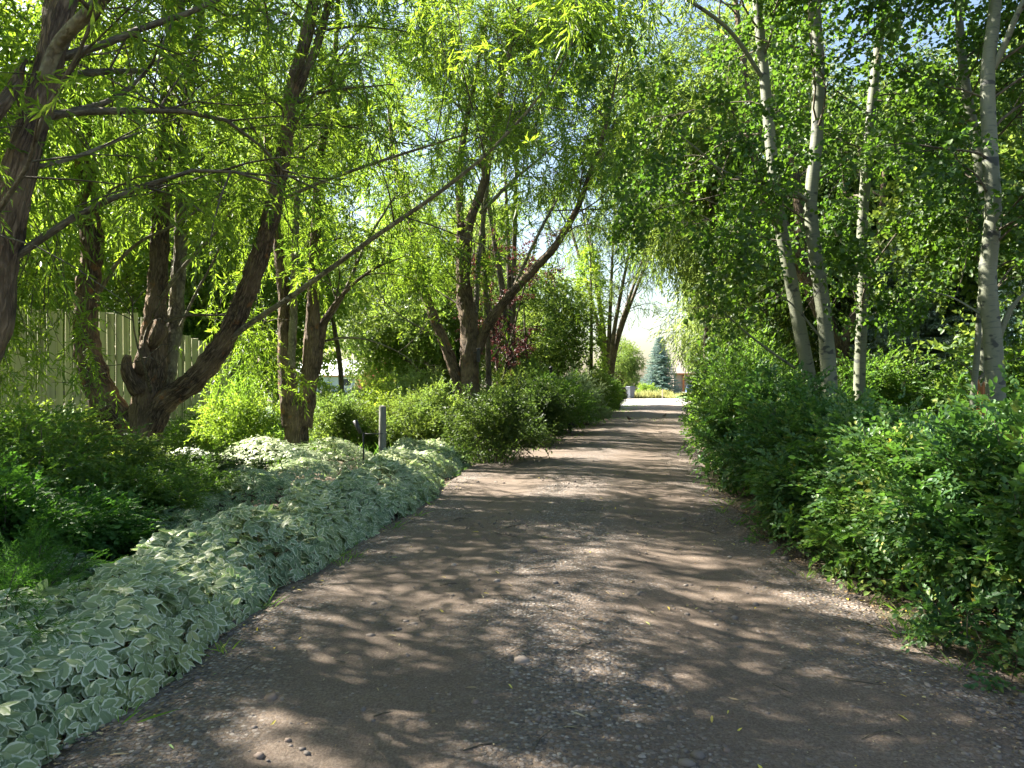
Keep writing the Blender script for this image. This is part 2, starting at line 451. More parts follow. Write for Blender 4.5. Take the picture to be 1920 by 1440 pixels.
def scatter(r, sprays, pos, d, sc, roll_sd=.5):
    """place sprays at pos with direction d and scale sc; returns MB"""
    mb = MB()
    pos = np.asarray(pos, float); d = np.asarray(d, float); sc = np.asarray(sc, float)
    which = r.integers(0, len(sprays), len(pos))
    for k, (V, F, lid, n) in enumerate(sprays):
        idx = np.where(which == k)[0]
        if not len(idx): continue
        B = basis(d[idx], r.normal(0, roll_sd, len(idx)))
        W_ = np.einsum('nij,kj->nki', B, V) * sc[idx][:, None, None] + pos[idx][:, None]
        FF = (F[None] + (np.arange(len(idx)) * len(V))[:, None, None]).reshape(-1, 3)
        lr = np.clip(r.beta(2, 2.6, (len(idx), 1)) * .6 + r.beta(1.6, 2.4, (len(idx), n)) * .55, 0, 1)
        mb.add(W_.reshape(-1, 3), FF, lr=lr[:, lid].ravel())
    return mb


sr = np.random.default_rng(5)
SP_WIL = [make_spray(sr, 19, .46, .12, .021, 'lance', .75, .45) for _ in range(5)]
SP_WILBIG = [make_spray(sr, 14, .7, .26, .085, 'lance', .8, .4) for _ in range(3)]
SP_ASP = [make_spray(sr, 11, .34, .064, .062, 'oval', 1.1, .25, 3, jit=.7) for _ in range(5)]
SP_ASPBIG = [make_spray(sr, 11, .5, .15, .14, 'lance', 1.1, .25, 3, jit=.7) for _ in range(3)]
SP_FARW = [make_spray(sr, 10, .7, .22, .05, 'lance', .7, .6) for _ in range(4)]
SP_FAR = [make_spray(sr, 10, .55, .15, .11, 'lance', 1.0, .2, 3, jit=.6) for _ in range(4)]
SP_ROSE = [make_spray(sr, 9, .12, .034, .024, 'oval', 1.05, .25, 1, True) for _ in range(5)]
SP_SHRUB = [make_spray(sr, 9, .22, .07, .04, 'lance', .95, .25, 1, False) for _ in range(4)]
SP_FERN = [make_spray(sr, 26, .30, .05, .009, 'lance', 1.0, .3, 1, True, .5) for _ in range(4)]
SP_NEEDLE = [make_spray(sr, 20, .6, .19, .08, 'lance', .95, .15, 1, False, .25) for _ in range(4)]


# ------------------------------------------------------------------ trees
def unit(v): return v / (np.linalg.norm(v) + 1e-9)


def sub_branches(r, limbs, dens, L, up=.3, droop=.05, t0=.25, tert=8, r0=.028, zmin=2.4, tl=.36):
    """limbs = [(path, radii)]; returns branch tubes and spray anchors"""
    br, pos, dr = [], [], []
    for path, rad in limbs:
        seg = np.linalg.norm(np.diff(path, axis=0), axis=1); s = np.concatenate([[0], np.cumsum(seg)]); tot = s[-1]
        for _ in range(max(1, int(tot * dens * (1 - t0)))):
            t = t0 + (1 - t0) * r.uniform() ** .8
            q = np.array([np.interp(t * tot, s, path[:, k]) for k in range(3)])
            q1 = np.array([np.interp(min(tot, t * tot + .2), s, path[:, k]) for k in range(3)])
            q0 = np.array([np.interp(max(0, t * tot - .2), s, path[:, k]) for k in range(3)])
            T = unit(q1 - q0); rr = np.interp(t * tot, s, rad)
            perp = np.cross(T, r.normal(0, 1, 3)); perp = unit(perp)
            d = unit(.55 * T + perp + np.array([0, 0, up]))
            l = L * r.uniform(.55, 1.25) * (1.15 - .5 * t); n = 7
            pts = [q]
            for i in range(n):
                d = unit(d + r.normal(0, .13, 3) + np.array([0, 0, -droop * (i / n) * 2]))
                pts.append(pts[-1] + d * l / n)
            pts = np.array(pts); rb = min(r0, rr * .5) * r.uniform(.7, 1.2)
            if pts[-1][2] < zmin - .3 and r.uniform() < .8: continue
            br.append((pts, np.linspace(rb, rb * .22, n + 1), 4))
            for j in range(tert):
                u = r.uniform(.2, 1) * n; i = min(n - 1, int(u)); p = pts[i] + (pts[i + 1] - pts[i]) * (u - i)
                dd = unit(unit(pts[i + 1] - pts[i]) * .8 + r.normal(0, .6, 3) + np.array([0, 0, up * .3]))
                lt = l * tl * r.uniform(.5, 1.2); tp = [p]
                for k in range(3):
                    dd = unit(dd + r.normal(0, .15, 3) + np.array([0, 0, -droop * 1.5 * k]))
                    tp.append(tp[-1] + dd * lt / 3)
                tp = np.array(tp)
                br.append((tp, np.linspace(rb * .35, rb * .12, 4), 3))
                for k in (1, 2, 3):
                    for _k in range(1 if k < 3 else 2):
                        pos.append(tp[k] + r.normal(0, .03, 3)); dr.append(unit(unit(tp[k] - tp[k - 1]) + r.normal(0, .55, 3)))
            pos.append(pts[-1]); dr.append(d)
    pos = np.array(pos); dr = np.array(dr)
    keep = pos[:, 2] > zmin + r.normal(0, .35, len(pos))
    return br, pos[keep], dr[keep]


def plant_tree(name, label, base, limbs, bark, leafmat, sprays, big, seed, dens, L, group=None, up=.3, droop=.06,
               t0=.25, tert=8, zmin=2.4, hang=.5, sides=14, rough=.07, extra=None, reject=None, limb_names=None, sc=(.85, 1.2), cat='tree', uptop=.5, r0=.028, dens_leaf=1.0, thin=1.0, thin_front=0.0):
    """limbs: list of (points, radii, part name, bark key)"""
    r = np.random.default_rng(seed)
    root = thing(name, label, cat, base, group)
    paths = []
    for i, (pts, rad, pn, bk) in enumerate(limbs):
        rad = np.array(rad) * thin
        a = cr(np.hstack([np.array(pts), np.array(rad)[:, None]]), 10 if sides > 10 else 6)
        if sides > 20:
            ln = np.linalg.norm(np.diff(a[:, :3], axis=0), axis=1).sum(); n2 = int(ln / .045)
            s = np.concatenate([[0], np.cumsum(np.linalg.norm(np.diff(a[:, :3], axis=0), axis=1))])
            a = np.stack([np.interp(np.linspace(0, s[-1], n2), s, a[:, k]) for k in range(4)], -1)
        mb = MB(); tube(mb, a[:, :3], np.maximum(a[:, 3], .006), sides if a[0, 3] > .09 else max(7, sides // 2), rough if a[0, 3] > .05 else 0, seed=i * 7.3 + seed)
        put(pn, mb.mesh(pn, M[bk], base), root)
        paths.append((a[:, :3], a[:, 3]))
    br, pos, dr = sub_branches(r, paths, dens, L, up, droop, t0, tert, zmin=zmin, r0=r0)
    if extra is not None:
        b2, p2, d2 = extra(r); br += b2; pos = np.vstack([pos, p2]); dr = np.vstack([dr, d2])
    if reject is not None:
        k = ~reject(pos); pos, dr = pos[k], dr[k]
    front = (pos[:, 1] < base[1] - .7) & (pos[:, 2] < 1.6 + .5 * pos[:, 1]) & (r.uniform(size=len(pos)) < thin_front)
    pos, dr = pos[~front], dr[~front]
    bm_ = MB()
    for pts, rad, sd_ in br: tube(bm_, pts, rad, sd_, cap=False)
    o = put('branches', bm_.mesh('branches', M['twig']), root, -np.array(base)); o['kind'] = 'stuff'
    ztop = 1.6 + .60 * np.maximum(pos[:, 1], .5) + 1.0
    inview = (pos[:, 2] < ztop) & (np.abs(pos[:, 0]) < .8 * pos[:, 1] + 1.0)
    dr = dr.copy(); dr[:, 2] -= hang * r.uniform(.2, 1.3, len(dr))
    if dens_leaf < 1: inview &= r.uniform(size=len(pos)) < dens_leaf
    a = scatter(r, sprays, pos[inview], dr[inview], r.uniform(sc[0], sc[1], inview.sum()))
    out = ~((pos[:, 2] < ztop) & (np.abs(pos[:, 0]) < .8 * pos[:, 1] + 1.0)); out &= r.uniform(size=len(out)) < uptop
    oi = np.concatenate([np.where(out)[0], np.where(out)[0][::3]]); oj = pos[oi] + r.normal(0, .25, (len(oi), 3))  # out-of-view leaves, enlarged and partly doubled to thicken the shade below
    me = [a]
    if out.sum():
        b = scatter(r, big, oj, dr[oi], r.uniform(.8, 1.2, len(oi)))
        a.add(np.concatenate(b.V), np.concatenate(b.F[3]), lr=np.concatenate(b.A['lr']))
    o = put('crown', a.mesh('crown', leafmat, base, True), root); o['kind'] = 'stuff'
    return root


def bg_tree_meshes(seed, H, Rx, trunk_h, nspray, sprays, hang, nl=9, airy=0.0, limbs=6, tr=.16):
    """wood and leaf meshes of a background tree standing at the origin"""
    r = np.random.default_rng(seed)
    wood = MB(); lobes = []
    base = np.array([0, 0, -.2]); top = np.array([r.normal(0, .3), r.normal(0, .3), H * .8])
    tp = cr([base, [r.normal(0, .1), r.normal(0, .1), H * .25], [top[0] * .6, top[1] * .6, H * .55], top], 5)
    tube(wood, tp, np.linspace(tr, .03, len(tp)), 8)
    for k in range(limbs):
        z = trunk_h + (H * .6 - trunk_h) * k / limbs; a = r.uniform(0, 2 * math.pi)
        e = np.array([math.cos(a), math.sin(a), 0]) * Rx * r.uniform(.5, .8) + [0, 0, z + H * r.uniform(.15, .35)]
        lp = cr([[0, 0, z], [e[0] * .4, e[1] * .4, z + (e[2] - z) * .35], e], 5)
        tube(wood, lp, np.linspace(tr * .5, .02, len(lp)), 6)
        lobes.append((e, r.uniform(.3, .45) * Rx))
    while len(lobes) < nl + limbs:
        a = r.uniform(0, 2 * math.pi); z = r.uniform(trunk_h, H * .95); q = Rx * math.sqrt(max(.05, 1 - ((z - H * .5) / (H * .55)) ** 2)) * r.uniform(.25, .85)
        lobes.append((np.array([math.cos(a) * q, math.sin(a) * q, z]), r.uniform(.22, .4) * Rx))
    c = np.array([l[0] for l in lobes]); rad = np.array([l[1] for l in lobes])
    pick = r.choice(len(lobes), nspray, p=rad ** 2 / (rad ** 2).sum())
    d = r.normal(0, 1, (nspray, 3)); d /= np.linalg.norm(d, axis=1)[:, None]
    rr = rad[pick] * (r.uniform(0, 1, nspray) ** .45) * r.uniform(.7, 1.25, nspray)
    pos = c[pick] + d * rr[:, None] * np.array([1, 1, 1.15]); pos[:, 2] = np.maximum(pos[:, 2], .2)
    dd = d + r.normal(0, .5, (nspray, 3)); dd[:, 2] -= hang * r.uniform(.3, 1.2, nspray)
    lv = scatter(r, sprays, pos, dd, r.uniform(.75, 1.2, nspray))
    return wood.mesh('trunk', M['bark_far']), lv.mesh('crown', M['far_mid'])


def place_tree(kind, label, x, y, s, mat, group=None, name='background_tree', rz=0.0, sz=None, bark=None, cat='tree'):
    wood, lv = kind
    root = thing(name, label, cat, (x, y, 0), group, rz)
    k = (s, s, sz or s)
    put('trunk', wood, root, sc=k, mat=bark)
    o = put('crown', lv, root, sc=k, mat=mat); o['kind'] = 'stuff'
    return root


# ------------------------------------------------------------------ ground, driveway, yard
RY = np.array([-6, 2, 3, 4, 5.5, 7, 8.5, 11.5, 15.8, 20, 25, 32, 38.7, 46, 56])
RL = np.array([-1.9, -1.95, -2.02, -1.95, -1.80, -1.64, -1.26, -1.12, -.75, .5, 1.7, 3.6, 5.7, 7.6, 9.0])
RR = np.array([3.0, 2.9, 2.8, 2.72, 2.62, 2.65, 2.8, 3.25, 4.25, 5.25, 6.2, 7.9, 9.5, 11.6, 15.5])
def xl(y): return np.interp(y, RY, RL)
def xr(y): return np.interp(y, RY, RR)


def gz(x, y):
    """ground height: flat in the driveway, gentle lumps in the beds"""
    x = np.asarray(x, float); y = np.asarray(y, float)
    out = np.maximum(xl(y) - x, x - xr(y)); k = np.clip((out - .1) / 1.2, 0, 1)
    return k * (.05 + .04 * np.sin(x * 1.7 + y * .6) + .03 * np.sin(y * 1.3 - x * .8))


def grid(xs, ys, f):
    X, Y = np.meshgrid(xs, ys); Z = f(X, Y)
    V = np.stack([X, Y, Z], -1).reshape(-1, 3); nx, ny = len(xs), len(ys)
    i = (np.arange(ny - 1)[:, None] * nx + np.arange(nx - 1)[None]).ravel()
    return V, np.stack([i, i + 1, i + 1 + nx, i + nx], -1)


xs = np.concatenate([np.linspace(-900, -40, 10), np.linspace(-36, 36, 145), np.linspace(40, 900, 10)])
ys = np.concatenate([np.linspace(-300, -12, 6), np.linspace(-10, 62, 145), np.linspace(66, 1500, 14)])
V, F = grid(xs, ys, lambda x, y: gz(x, y) * (np.abs(x) < 38) * (y < 64))
tag(put('ground', mesh('ground', V, F, M['soil'])), kind='structure')

# driveway ribbon, edges sinking raggedly into the soil
nyy = np.concatenate([np.arange(-5, 9, .06), np.arange(9, 46.1, .2)]); us = np.linspace(-1.12, 1.12, 90)
c = (xl(nyy) + xr(nyy)) / 2; w = (xr(nyy) - xl(nyy)) / 2
X = c[:, None] + us[None] * w[:, None]; Y = np.repeat(nyy[:, None], len(us), 1)
Z = np.zeros_like(X)
for i in range(X.shape[0]):
    for j in range(X.shape[1]):
        a, b_ = X[i, j], Y[i, j]
        u = abs(us[j])
        rag = noise.noise(Vector((a * 1.3, b_ * 1.3, 3))) * .10
        h = .016 + .045 * max(0, 1 - u * u) + .014 * noise.noise(Vector((a * 1.1, b_ * .6, 0))) + .007 * noise.noise(Vector((a * 7, b_ * 7, 1))) - .018 * math.exp(-((u - .48) / .16) ** 2)
        e = max(0, u - .93 + rag)
        Z[i, j] = h - e * .5
V = np.stack([X, Y, Z], -1).reshape(-1, 3); nx = len(us)
i = (np.arange(len(nyy) - 1)[:, None] * nx + np.arange(nx - 1)[None]).ravel()
F = np.stack([i, i + 1, i + 1 + nx, i + nx], -1)
TC = np.stack([np.repeat(us[None], len(nyy), 0), Y, np.zeros_like(X)], -1).reshape(-1, 3)
tag(put('driveway', mesh('driveway', V, F, M['road'], {'tc': TC})), kind='structure')


def road_z(x, y):
    u = abs((x - (xl(y) + xr(y)) / 2) / ((xr(y) - xl(y)) / 2))
    return np.maximum(.012 + .045 * np.maximum(0, 1 - u * u) - .018 * np.exp(-((u - .48) / .16) ** 2), gz(x, y))


def slab(name, pts, z, mat):
    n = len(pts); V = np.array([[p[0], p[1], z] for p in pts]); me = bpy.data.meshes.new(name)
    me.from_pydata(V.tolist(), [], [list(range(n))]); me.materials.append(mat)
    return tag(put(name, me), kind='structure')


slab('gravel_yard', [(-6, 62.5), (-2, 45.5), (6, 45.0), (16, 44.5), (60, 43.5), (60, 63.4), (30, 63.2), (10, 62.8)], .024, M['yard'])
slab('street', [(-60, 96), (60, 90), (60, 97), (-60, 103)], .03, M['yard'])
slab('lawn', [(-12, 13.2), (-4.6, 13.5), (-3.0, 17), (-4, 30), (-4, 44), (-60, 44), (-60, 14)], .12, M['lawn'])
slab('far_lawn', [(-60, 63.6), (60, 63.6), (60, 89), (-60, 95)], .012, M['lawn'])

# stones, litter ------------------------------------------------------------
r = np.random.default_rng(21)
t = (1 + 5 ** .5) / 2
ICO = np.array([[-1, t, 0], [1, t, 0], [-1, -t, 0], [1, -t, 0], [0, -1, t], [0, 1, t], [0, -1, -t], [0, 1, -t], [t, 0, -1], [t, 0, 1], [-t, 0, -1], [-t, 0, 1]]) / math.sqrt(1 + t * t)
ICF = np.array([[0, 11, 5], [0, 5, 1], [0, 1, 7], [0, 7, 10], [0, 10, 11], [1, 5, 9], [5, 11, 4], [11, 10, 2], [10, 7, 6], [7, 1, 8], [3, 9, 4], [3, 4, 2], [3, 2, 6], [3, 6, 8], [3, 8, 9], [4, 9, 5], [2, 4, 11], [6, 2, 10], [8, 6, 7], [9, 8, 1]])


def stones(n, ylo, yhi, size, seed, edge_bias):
    r = np.random.default_rng(seed)
    y = ylo + (yhi - ylo) * r.uniform(size=n) ** 1.7
    u = r.uniform(-1, 1, n); keep = r.uniform(size=n) < (1 - edge_bias + edge_bias * (np.abs(np.abs(u) - .48) / .5) ** .8)
    y, u = y[keep], u[keep]; n = len(y)
    x = (xl(y) + xr(y)) / 2 + u * (xr(y) - xl(y)) / 2 * 1.03
    patch = np.array([noise.noise(Vector((a * 1.1, b * 1.1, 9))) for a, b in zip(x, y)]); k = patch > r.uniform(-.45, .35, n)
    x, y = x[k], y[k]; n = len(x)
    s = size * r.lognormal(0, .38, n)
    A = ICO[None] * (1 + r.normal(0, .12, (n, 12, 1))) * (s[:, None, None] * np.stack([r.uniform(.8, 1.4, n), r.uniform(.7, 1.1, n), r.uniform(.4, .7, n)], -1)[:, None])
    th = r.uniform(0, 6.28, n); c, q = np.cos(th), np.sin(th)
    Rm = np.zeros((n, 3, 3)); Rm[:, 0, 0] = c; Rm[:, 0, 1] = -q; Rm[:, 1, 0] = q; Rm[:, 1, 1] = c; Rm[:, 2, 2] = 1
    A = np.einsum('nij,nkj->nki', Rm, A) + np.stack([x, y, road_z(x, y) + s * .12], -1)[:, None]
    F = (ICF[None] + (np.arange(n) * 12)[:, None, None]).reshape(-1, 3)
    return A.reshape(-1, 3), F, np.repeat(r.uniform(size=n), 12)


m, nt, b = new_mat('pebble')
cc = ramp(nt, attr(nt, 'lr', 'Fac'), [(0, (.05, .046, .044)), (.4, (.12, .10, .085)), (.7, (.20, .17, .14)), (.9, (.18, .115, .08)), (1, (.40, .36, .31))])
nt.links.new(mix(nt, ntex(nt, nt.nodes.new('ShaderNodeNewGeometry').outputs['Position'], 160, 3), cc, (.17, .14, .12)), b.inputs['Base Color']); b.inputs['Roughness'].default_value = .85
M['pebble'] = m
mb = MB()
for a in (stones(20000, 1.6, 9, .0078, 1, .5), stones(1700, 1.8, 14, .015, 3, .3)): mb.add(a[0], a[1], lr=a[2])
tag(put('gravel', mb.mesh('gravel', M['pebble'])), 'loose grey and tan pebbles strewn over the dirt driveway', 'gravel', kind='stuff')

m, nt, b = new_mat('fallen_leaf')
cc = ramp(nt, attr(nt, 'lr', 'Fac'), [(0, (.16, .10, .05)), (.45, (.26, .18, .09)), (.7, (.34, .30, .18)), (.82, (.55, .42, .04)), (.92, (.50, .46, .10)), (1, (.14, .28, .12))])
nt.links.new(cc, b.inputs['Base Color']); M['litter'] = m


def litter(n, xf, yf, seed, L, Wd, lo, hi):
    r = np.random.default_rng(seed); y = yf(r, n); x = xf(r, y, n)
    v, f = leaflet('oval', L, Wd, .25, .05)
    d = np.stack([r.normal(0, 1, n), r.normal(0, 1, n), r.normal(0, .12, n)], -1)
    B = basis(d, r.normal(0, .3, n)); s = r.uniform(.5, 1.3, n)
    V = np.einsum('nij,kj->nki', B, v) * s[:, None, None] + np.stack([x, y, road_z(x, y) + .009 + .004 * r.uniform(size=n)], -1)[:, None]
    F = (f[None] + (np.arange(n) * len(v))[:, None, None]).reshape(-1, 3)
    return V.reshape(-1, 3), F, np.repeat(r.uniform(lo, hi, n), len(v))


mb = MB()
yy = lambda a, b, p=1.6: (lambda r, n: a + (b - a) * r.uniform(size=n) ** p)
for a in (litter(170, lambda r, y, n: r.uniform(xl(y), xr(y)), yy(2, 12), 1, .07, .012, .5, 1),
          litter(2600, lambda r, y, n: xr(y) + r.normal(.25, .35, n), yy(2.5, 18), 2, .028, .018, 0, .86),
          litter(2200, lambda r, y, n: xl(y) + r.normal(-.02, .18, n), yy(2.5, 20), 3, .025, .015, 0, .75),
          litter(500, lambda r, y, n: r.uniform(xl(y), xr(y)), yy(2, 30), 4, .022, .014, 0, .9),
          litter(1500, lambda r, y, n: xr(y) + r.uniform(0, 1.6, n), yy(2.5, 9), 5, .035, .022, .1, .9),
          litter(1600, lambda r, y, n: xr(y) - np.abs(r.normal(0, .55, n)), yy(2.2, 8), 6, .016, .008, 0, .8),
          litter(1200, lambda r, y, n: r.uniform(xl(y), xr(y)), yy(2, 9), 7, .012, .006, 0, .7)):
    mb.add(a[0], a[1], lr=a[2])
tag(put('fallen_leaves', mb.mesh('fallen_leaves', M['litter'])), 'brown and yellow fallen leaves littering the driveway and its edges', 'leaves', kind='stuff')
mb = MB(); r = np.random.default_rng(8)
for _ in range(90):
    y = 2.2 + 8 * r.uniform() ** 1.4; x = r.uniform(xl(y), xr(y) + .5); a = r.uniform(0, 3.14); l = r.uniform(.05, .3)
    p0 = np.array([x, y, road_z(x, y) + .010]); dd = np.array([math.cos(a), math.sin(a), 0])
    tube(mb, [p0, p0 + dd * l * .5 + [0, 0, .004], p0 + dd * l + np.cross(dd, [0, 0, 1]) * l * .12], r.uniform(.0015, .004), 4)
tag(put('fallen_twigs', mb.mesh('fallen_twigs', M['twig'])), 'thin dry twigs lying on the dirt driveway', 'twigs', kind='stuff')

# ------------------------------------------------------------------ wooden fence on the left
A0, A1 = np.array([-15.2, 9.6]), np.array([-6.75, 17.0])
fl = np.linalg.norm(A1 - A0); fd = (A1 - A0) / fl; frz = math.atan2(fd[1], fd[0])
fence = thing('plank_fence', 'tall weathered pale plank fence standing behind the willows', 'fence', (A0[0], A0[1], 0), rz=frz)
r = np.random.default_rng(4)
bmeshes = []
for k in range(5):
    mb = MB(); wd = .15 - .006 * k
    n = 6; zz = np.linspace(0, 1, n)
    for q in range(n - 1): pass
    xsn = np.array([-wd / 2, -wd * .2, wd * .22, wd / 2]); ofs = r.normal(0, .002, (n, 4))
    Vv = []; 
    for zi in range(n):
        for xi in range(4): Vv.append([xsn[xi] + .002 * math.sin(zi * 2 + k), -.012 + ofs[zi, xi] + (.003 if xi in (1, 2) else 0), zz[zi] + (r.uniform(-.006, .006) if zi == n - 1 else 0)])
    for zi in range(n):
        for xi in range(4): Vv.append([xsn[xi] + .002 * math.sin(zi * 2 + k), .012, zz[zi]])
    Fq = []
    o = n * 4
    for zi in range(n - 1):
        for xi in range(3):
            a = zi * 4 + xi; Fq += [[a, a + 1, a + 5, a + 4], [o + a + 1, o + a, o + a + 4, o + a + 5]]
        for a in (zi * 4,): Fq.append([o + a, a, a + 4, o + a + 4])
        a = zi * 4 + 3; Fq.append([a, o + a, o + a + 4, a + 4])
    for xi in range(3):
        a = (n - 1) * 4 + xi; Fq.append([a, a + 1, o + a + 1, o + a]); Fq.append([xi + 1, xi, o + xi, o + xi + 1])
    mb.add(np.array(Vv), np.array(Fq)); bmeshes.append(mb.mesh('plank', M['board'], smooth=False))
s = 0.0
while s < fl:
    t = s / fl; xw, yw = A0 + fd * s
    px = 960 + xw / yw * FPX
    H = 3.05 if px < 262 else np.interp(px, [262, 333, 432], [3.02, 2.66, 2.3])
    put('plank', bmeshes[int(r.integers(5))], fence, (s, r.normal(0, .004), .02 + r.uniform(0, .02)), (0, r.normal(0, .004), 0), (1, 1, H + r.normal(0, .018)))
    s += .158 + r.normal(0, .002)
for z in (.5, 1.35, 2.15):
    mb = MB(); mb.box((fl / 2, .045, z), (fl, .04, .09)); put('rail', mb.mesh('rail', M['post'], smooth=False), fence)
for s in np.arange(0.1, fl, 2.35):
    mb = MB(); mb.box((s, .12, 1.1), (.1, .1, 2.2)); put('post', mb.mesh('post', M['post'], smooth=False), fence)
mb = MB(); mb.box((fl + .06, .0, 1.15), (.09, .14, 2.3)); put('post', mb.mesh('post', M['bark_far'], smooth=False), fence)

# ------------------------------------------------------------------ left row: the near willows
def L(pts): return [P(*p) for p in pts]

def strands(r, boxes):
    # long hanging leafy shoots: (px range, depth range, top z, bottom z, count)
    br, pos, dr = [], [], []
    for (x0, x1), (y0, y1), zt, zb, n in boxes:
        for _ in range(n):
            Y = r.uniform(y0, y1); p = P(r.uniform(x0, x1), 714, Y); p[2] = zt * r.uniform(.85, 1.2); l = p[2] - zb * r.uniform(.8, 1.6)
            d = np.array([r.normal(0, .35), r.normal(0, .3), -.8]); pts = [p]
            for k in range(6):
                d = unit(d + r.normal(0, .12, 3) + np.array([0, 0, -.15])); pts.append(pts[-1] + d * l / 6)
            pts = np.array(pts); br.append((pts, np.linspace(.008, .002, 7), 3))
            for k in range(int(l / .13)):
                u = r.uniform(.1, 1) * 6; i = min(5, int(u)); q = pts[i] + (pts[i + 1] - pts[i]) * (u - i)
                pos.append(q); dr.append(unit(pts[i + 1] - pts[i] + r.normal(0, .55, 3)))
    return br, np.array(pos), np.array(dr)


strands_left = lambda r: strands(r, [((-20, 110), (7.6, 9.8), 3.4, 1.2, 26), ((-60, 40), (6.5, 8), 3.2, 1.1, 7), ((415, 510), (12, 13.2), 3.0, 1.1, 12), ((190, 300), (9.6, 10.4), 4.2, 3.1, 4), ((340, 440), (11.6, 12.6), 4.8, 3.3, 6), ((90, 330), (12.2, 13.5), 5.6, 3.7, 14)])

# near trunk leaving the frame at the left edge
plant_tree('willow_tree', 'nearest thick leaning willow trunk with furrowed bark at the left edge', (-4.0, 4.75, 0), [
    (np.array([[-4.0, 4.75, -.1], [-3.9, 4.75, .5]]).tolist() + L([(-70, 730, 4.7), (-18, 600, 4.7), (0, 480, 4.7), (18, 400, 4.7), (41, 300, 4.72), (72, 200, 4.75), (106, 60, 4.8), (135, -100, 4.9), (150, -500, 5.2)]),
     [.24, .20, .165, .14, .128, .122, .112, .104, .096, .085, .04], 'trunk', 'bark'),
    (L([(82, 150, 4.7), (112, 80, 4.62), (190, 0, 4.4), (300, -110, 4.2), (480, -300, 4.1)]), [.05, .048, .044, .033, .012], 'limb', 'bark_pale'),
    (L([(90, 130, 4.85), (96, 10, 5.2), (120, -120, 5.5), (60, -420, 6.0)]), [.06, .055, .045, .02], 'limb', 'bark'),
    (L([(-60, 270, 4.5), (-10, 215, 4.5), (25, 165, 4.6), (45, 110, 4.8)]), [.055, .05, .045, .02], 'limb', 'bark'),
    (L([(45, 318, 4.75), (130, 298, 4.9), (230, 260, 5.4), (300, 235, 6.0)]), [.02, .016, .012, .006], 'limb', 'bark_pale'),
], 'bark', M['willow'], SP_WIL, SP_WILBIG, 31, 3.6, 2.4, zmin=2.6, thin=.86, sc=(.62, .92), sides=44, rough=.12, t0=.3, uptop=1,
    reject=lambda p: (np.linalg.norm(p - EYE, axis=1) < 4.0) | ((p[:, 1] < 6.5) & (p[:, 0] / np.maximum(p[:, 1], .1) > -.25) & (p[:, 2] < 5.4)))

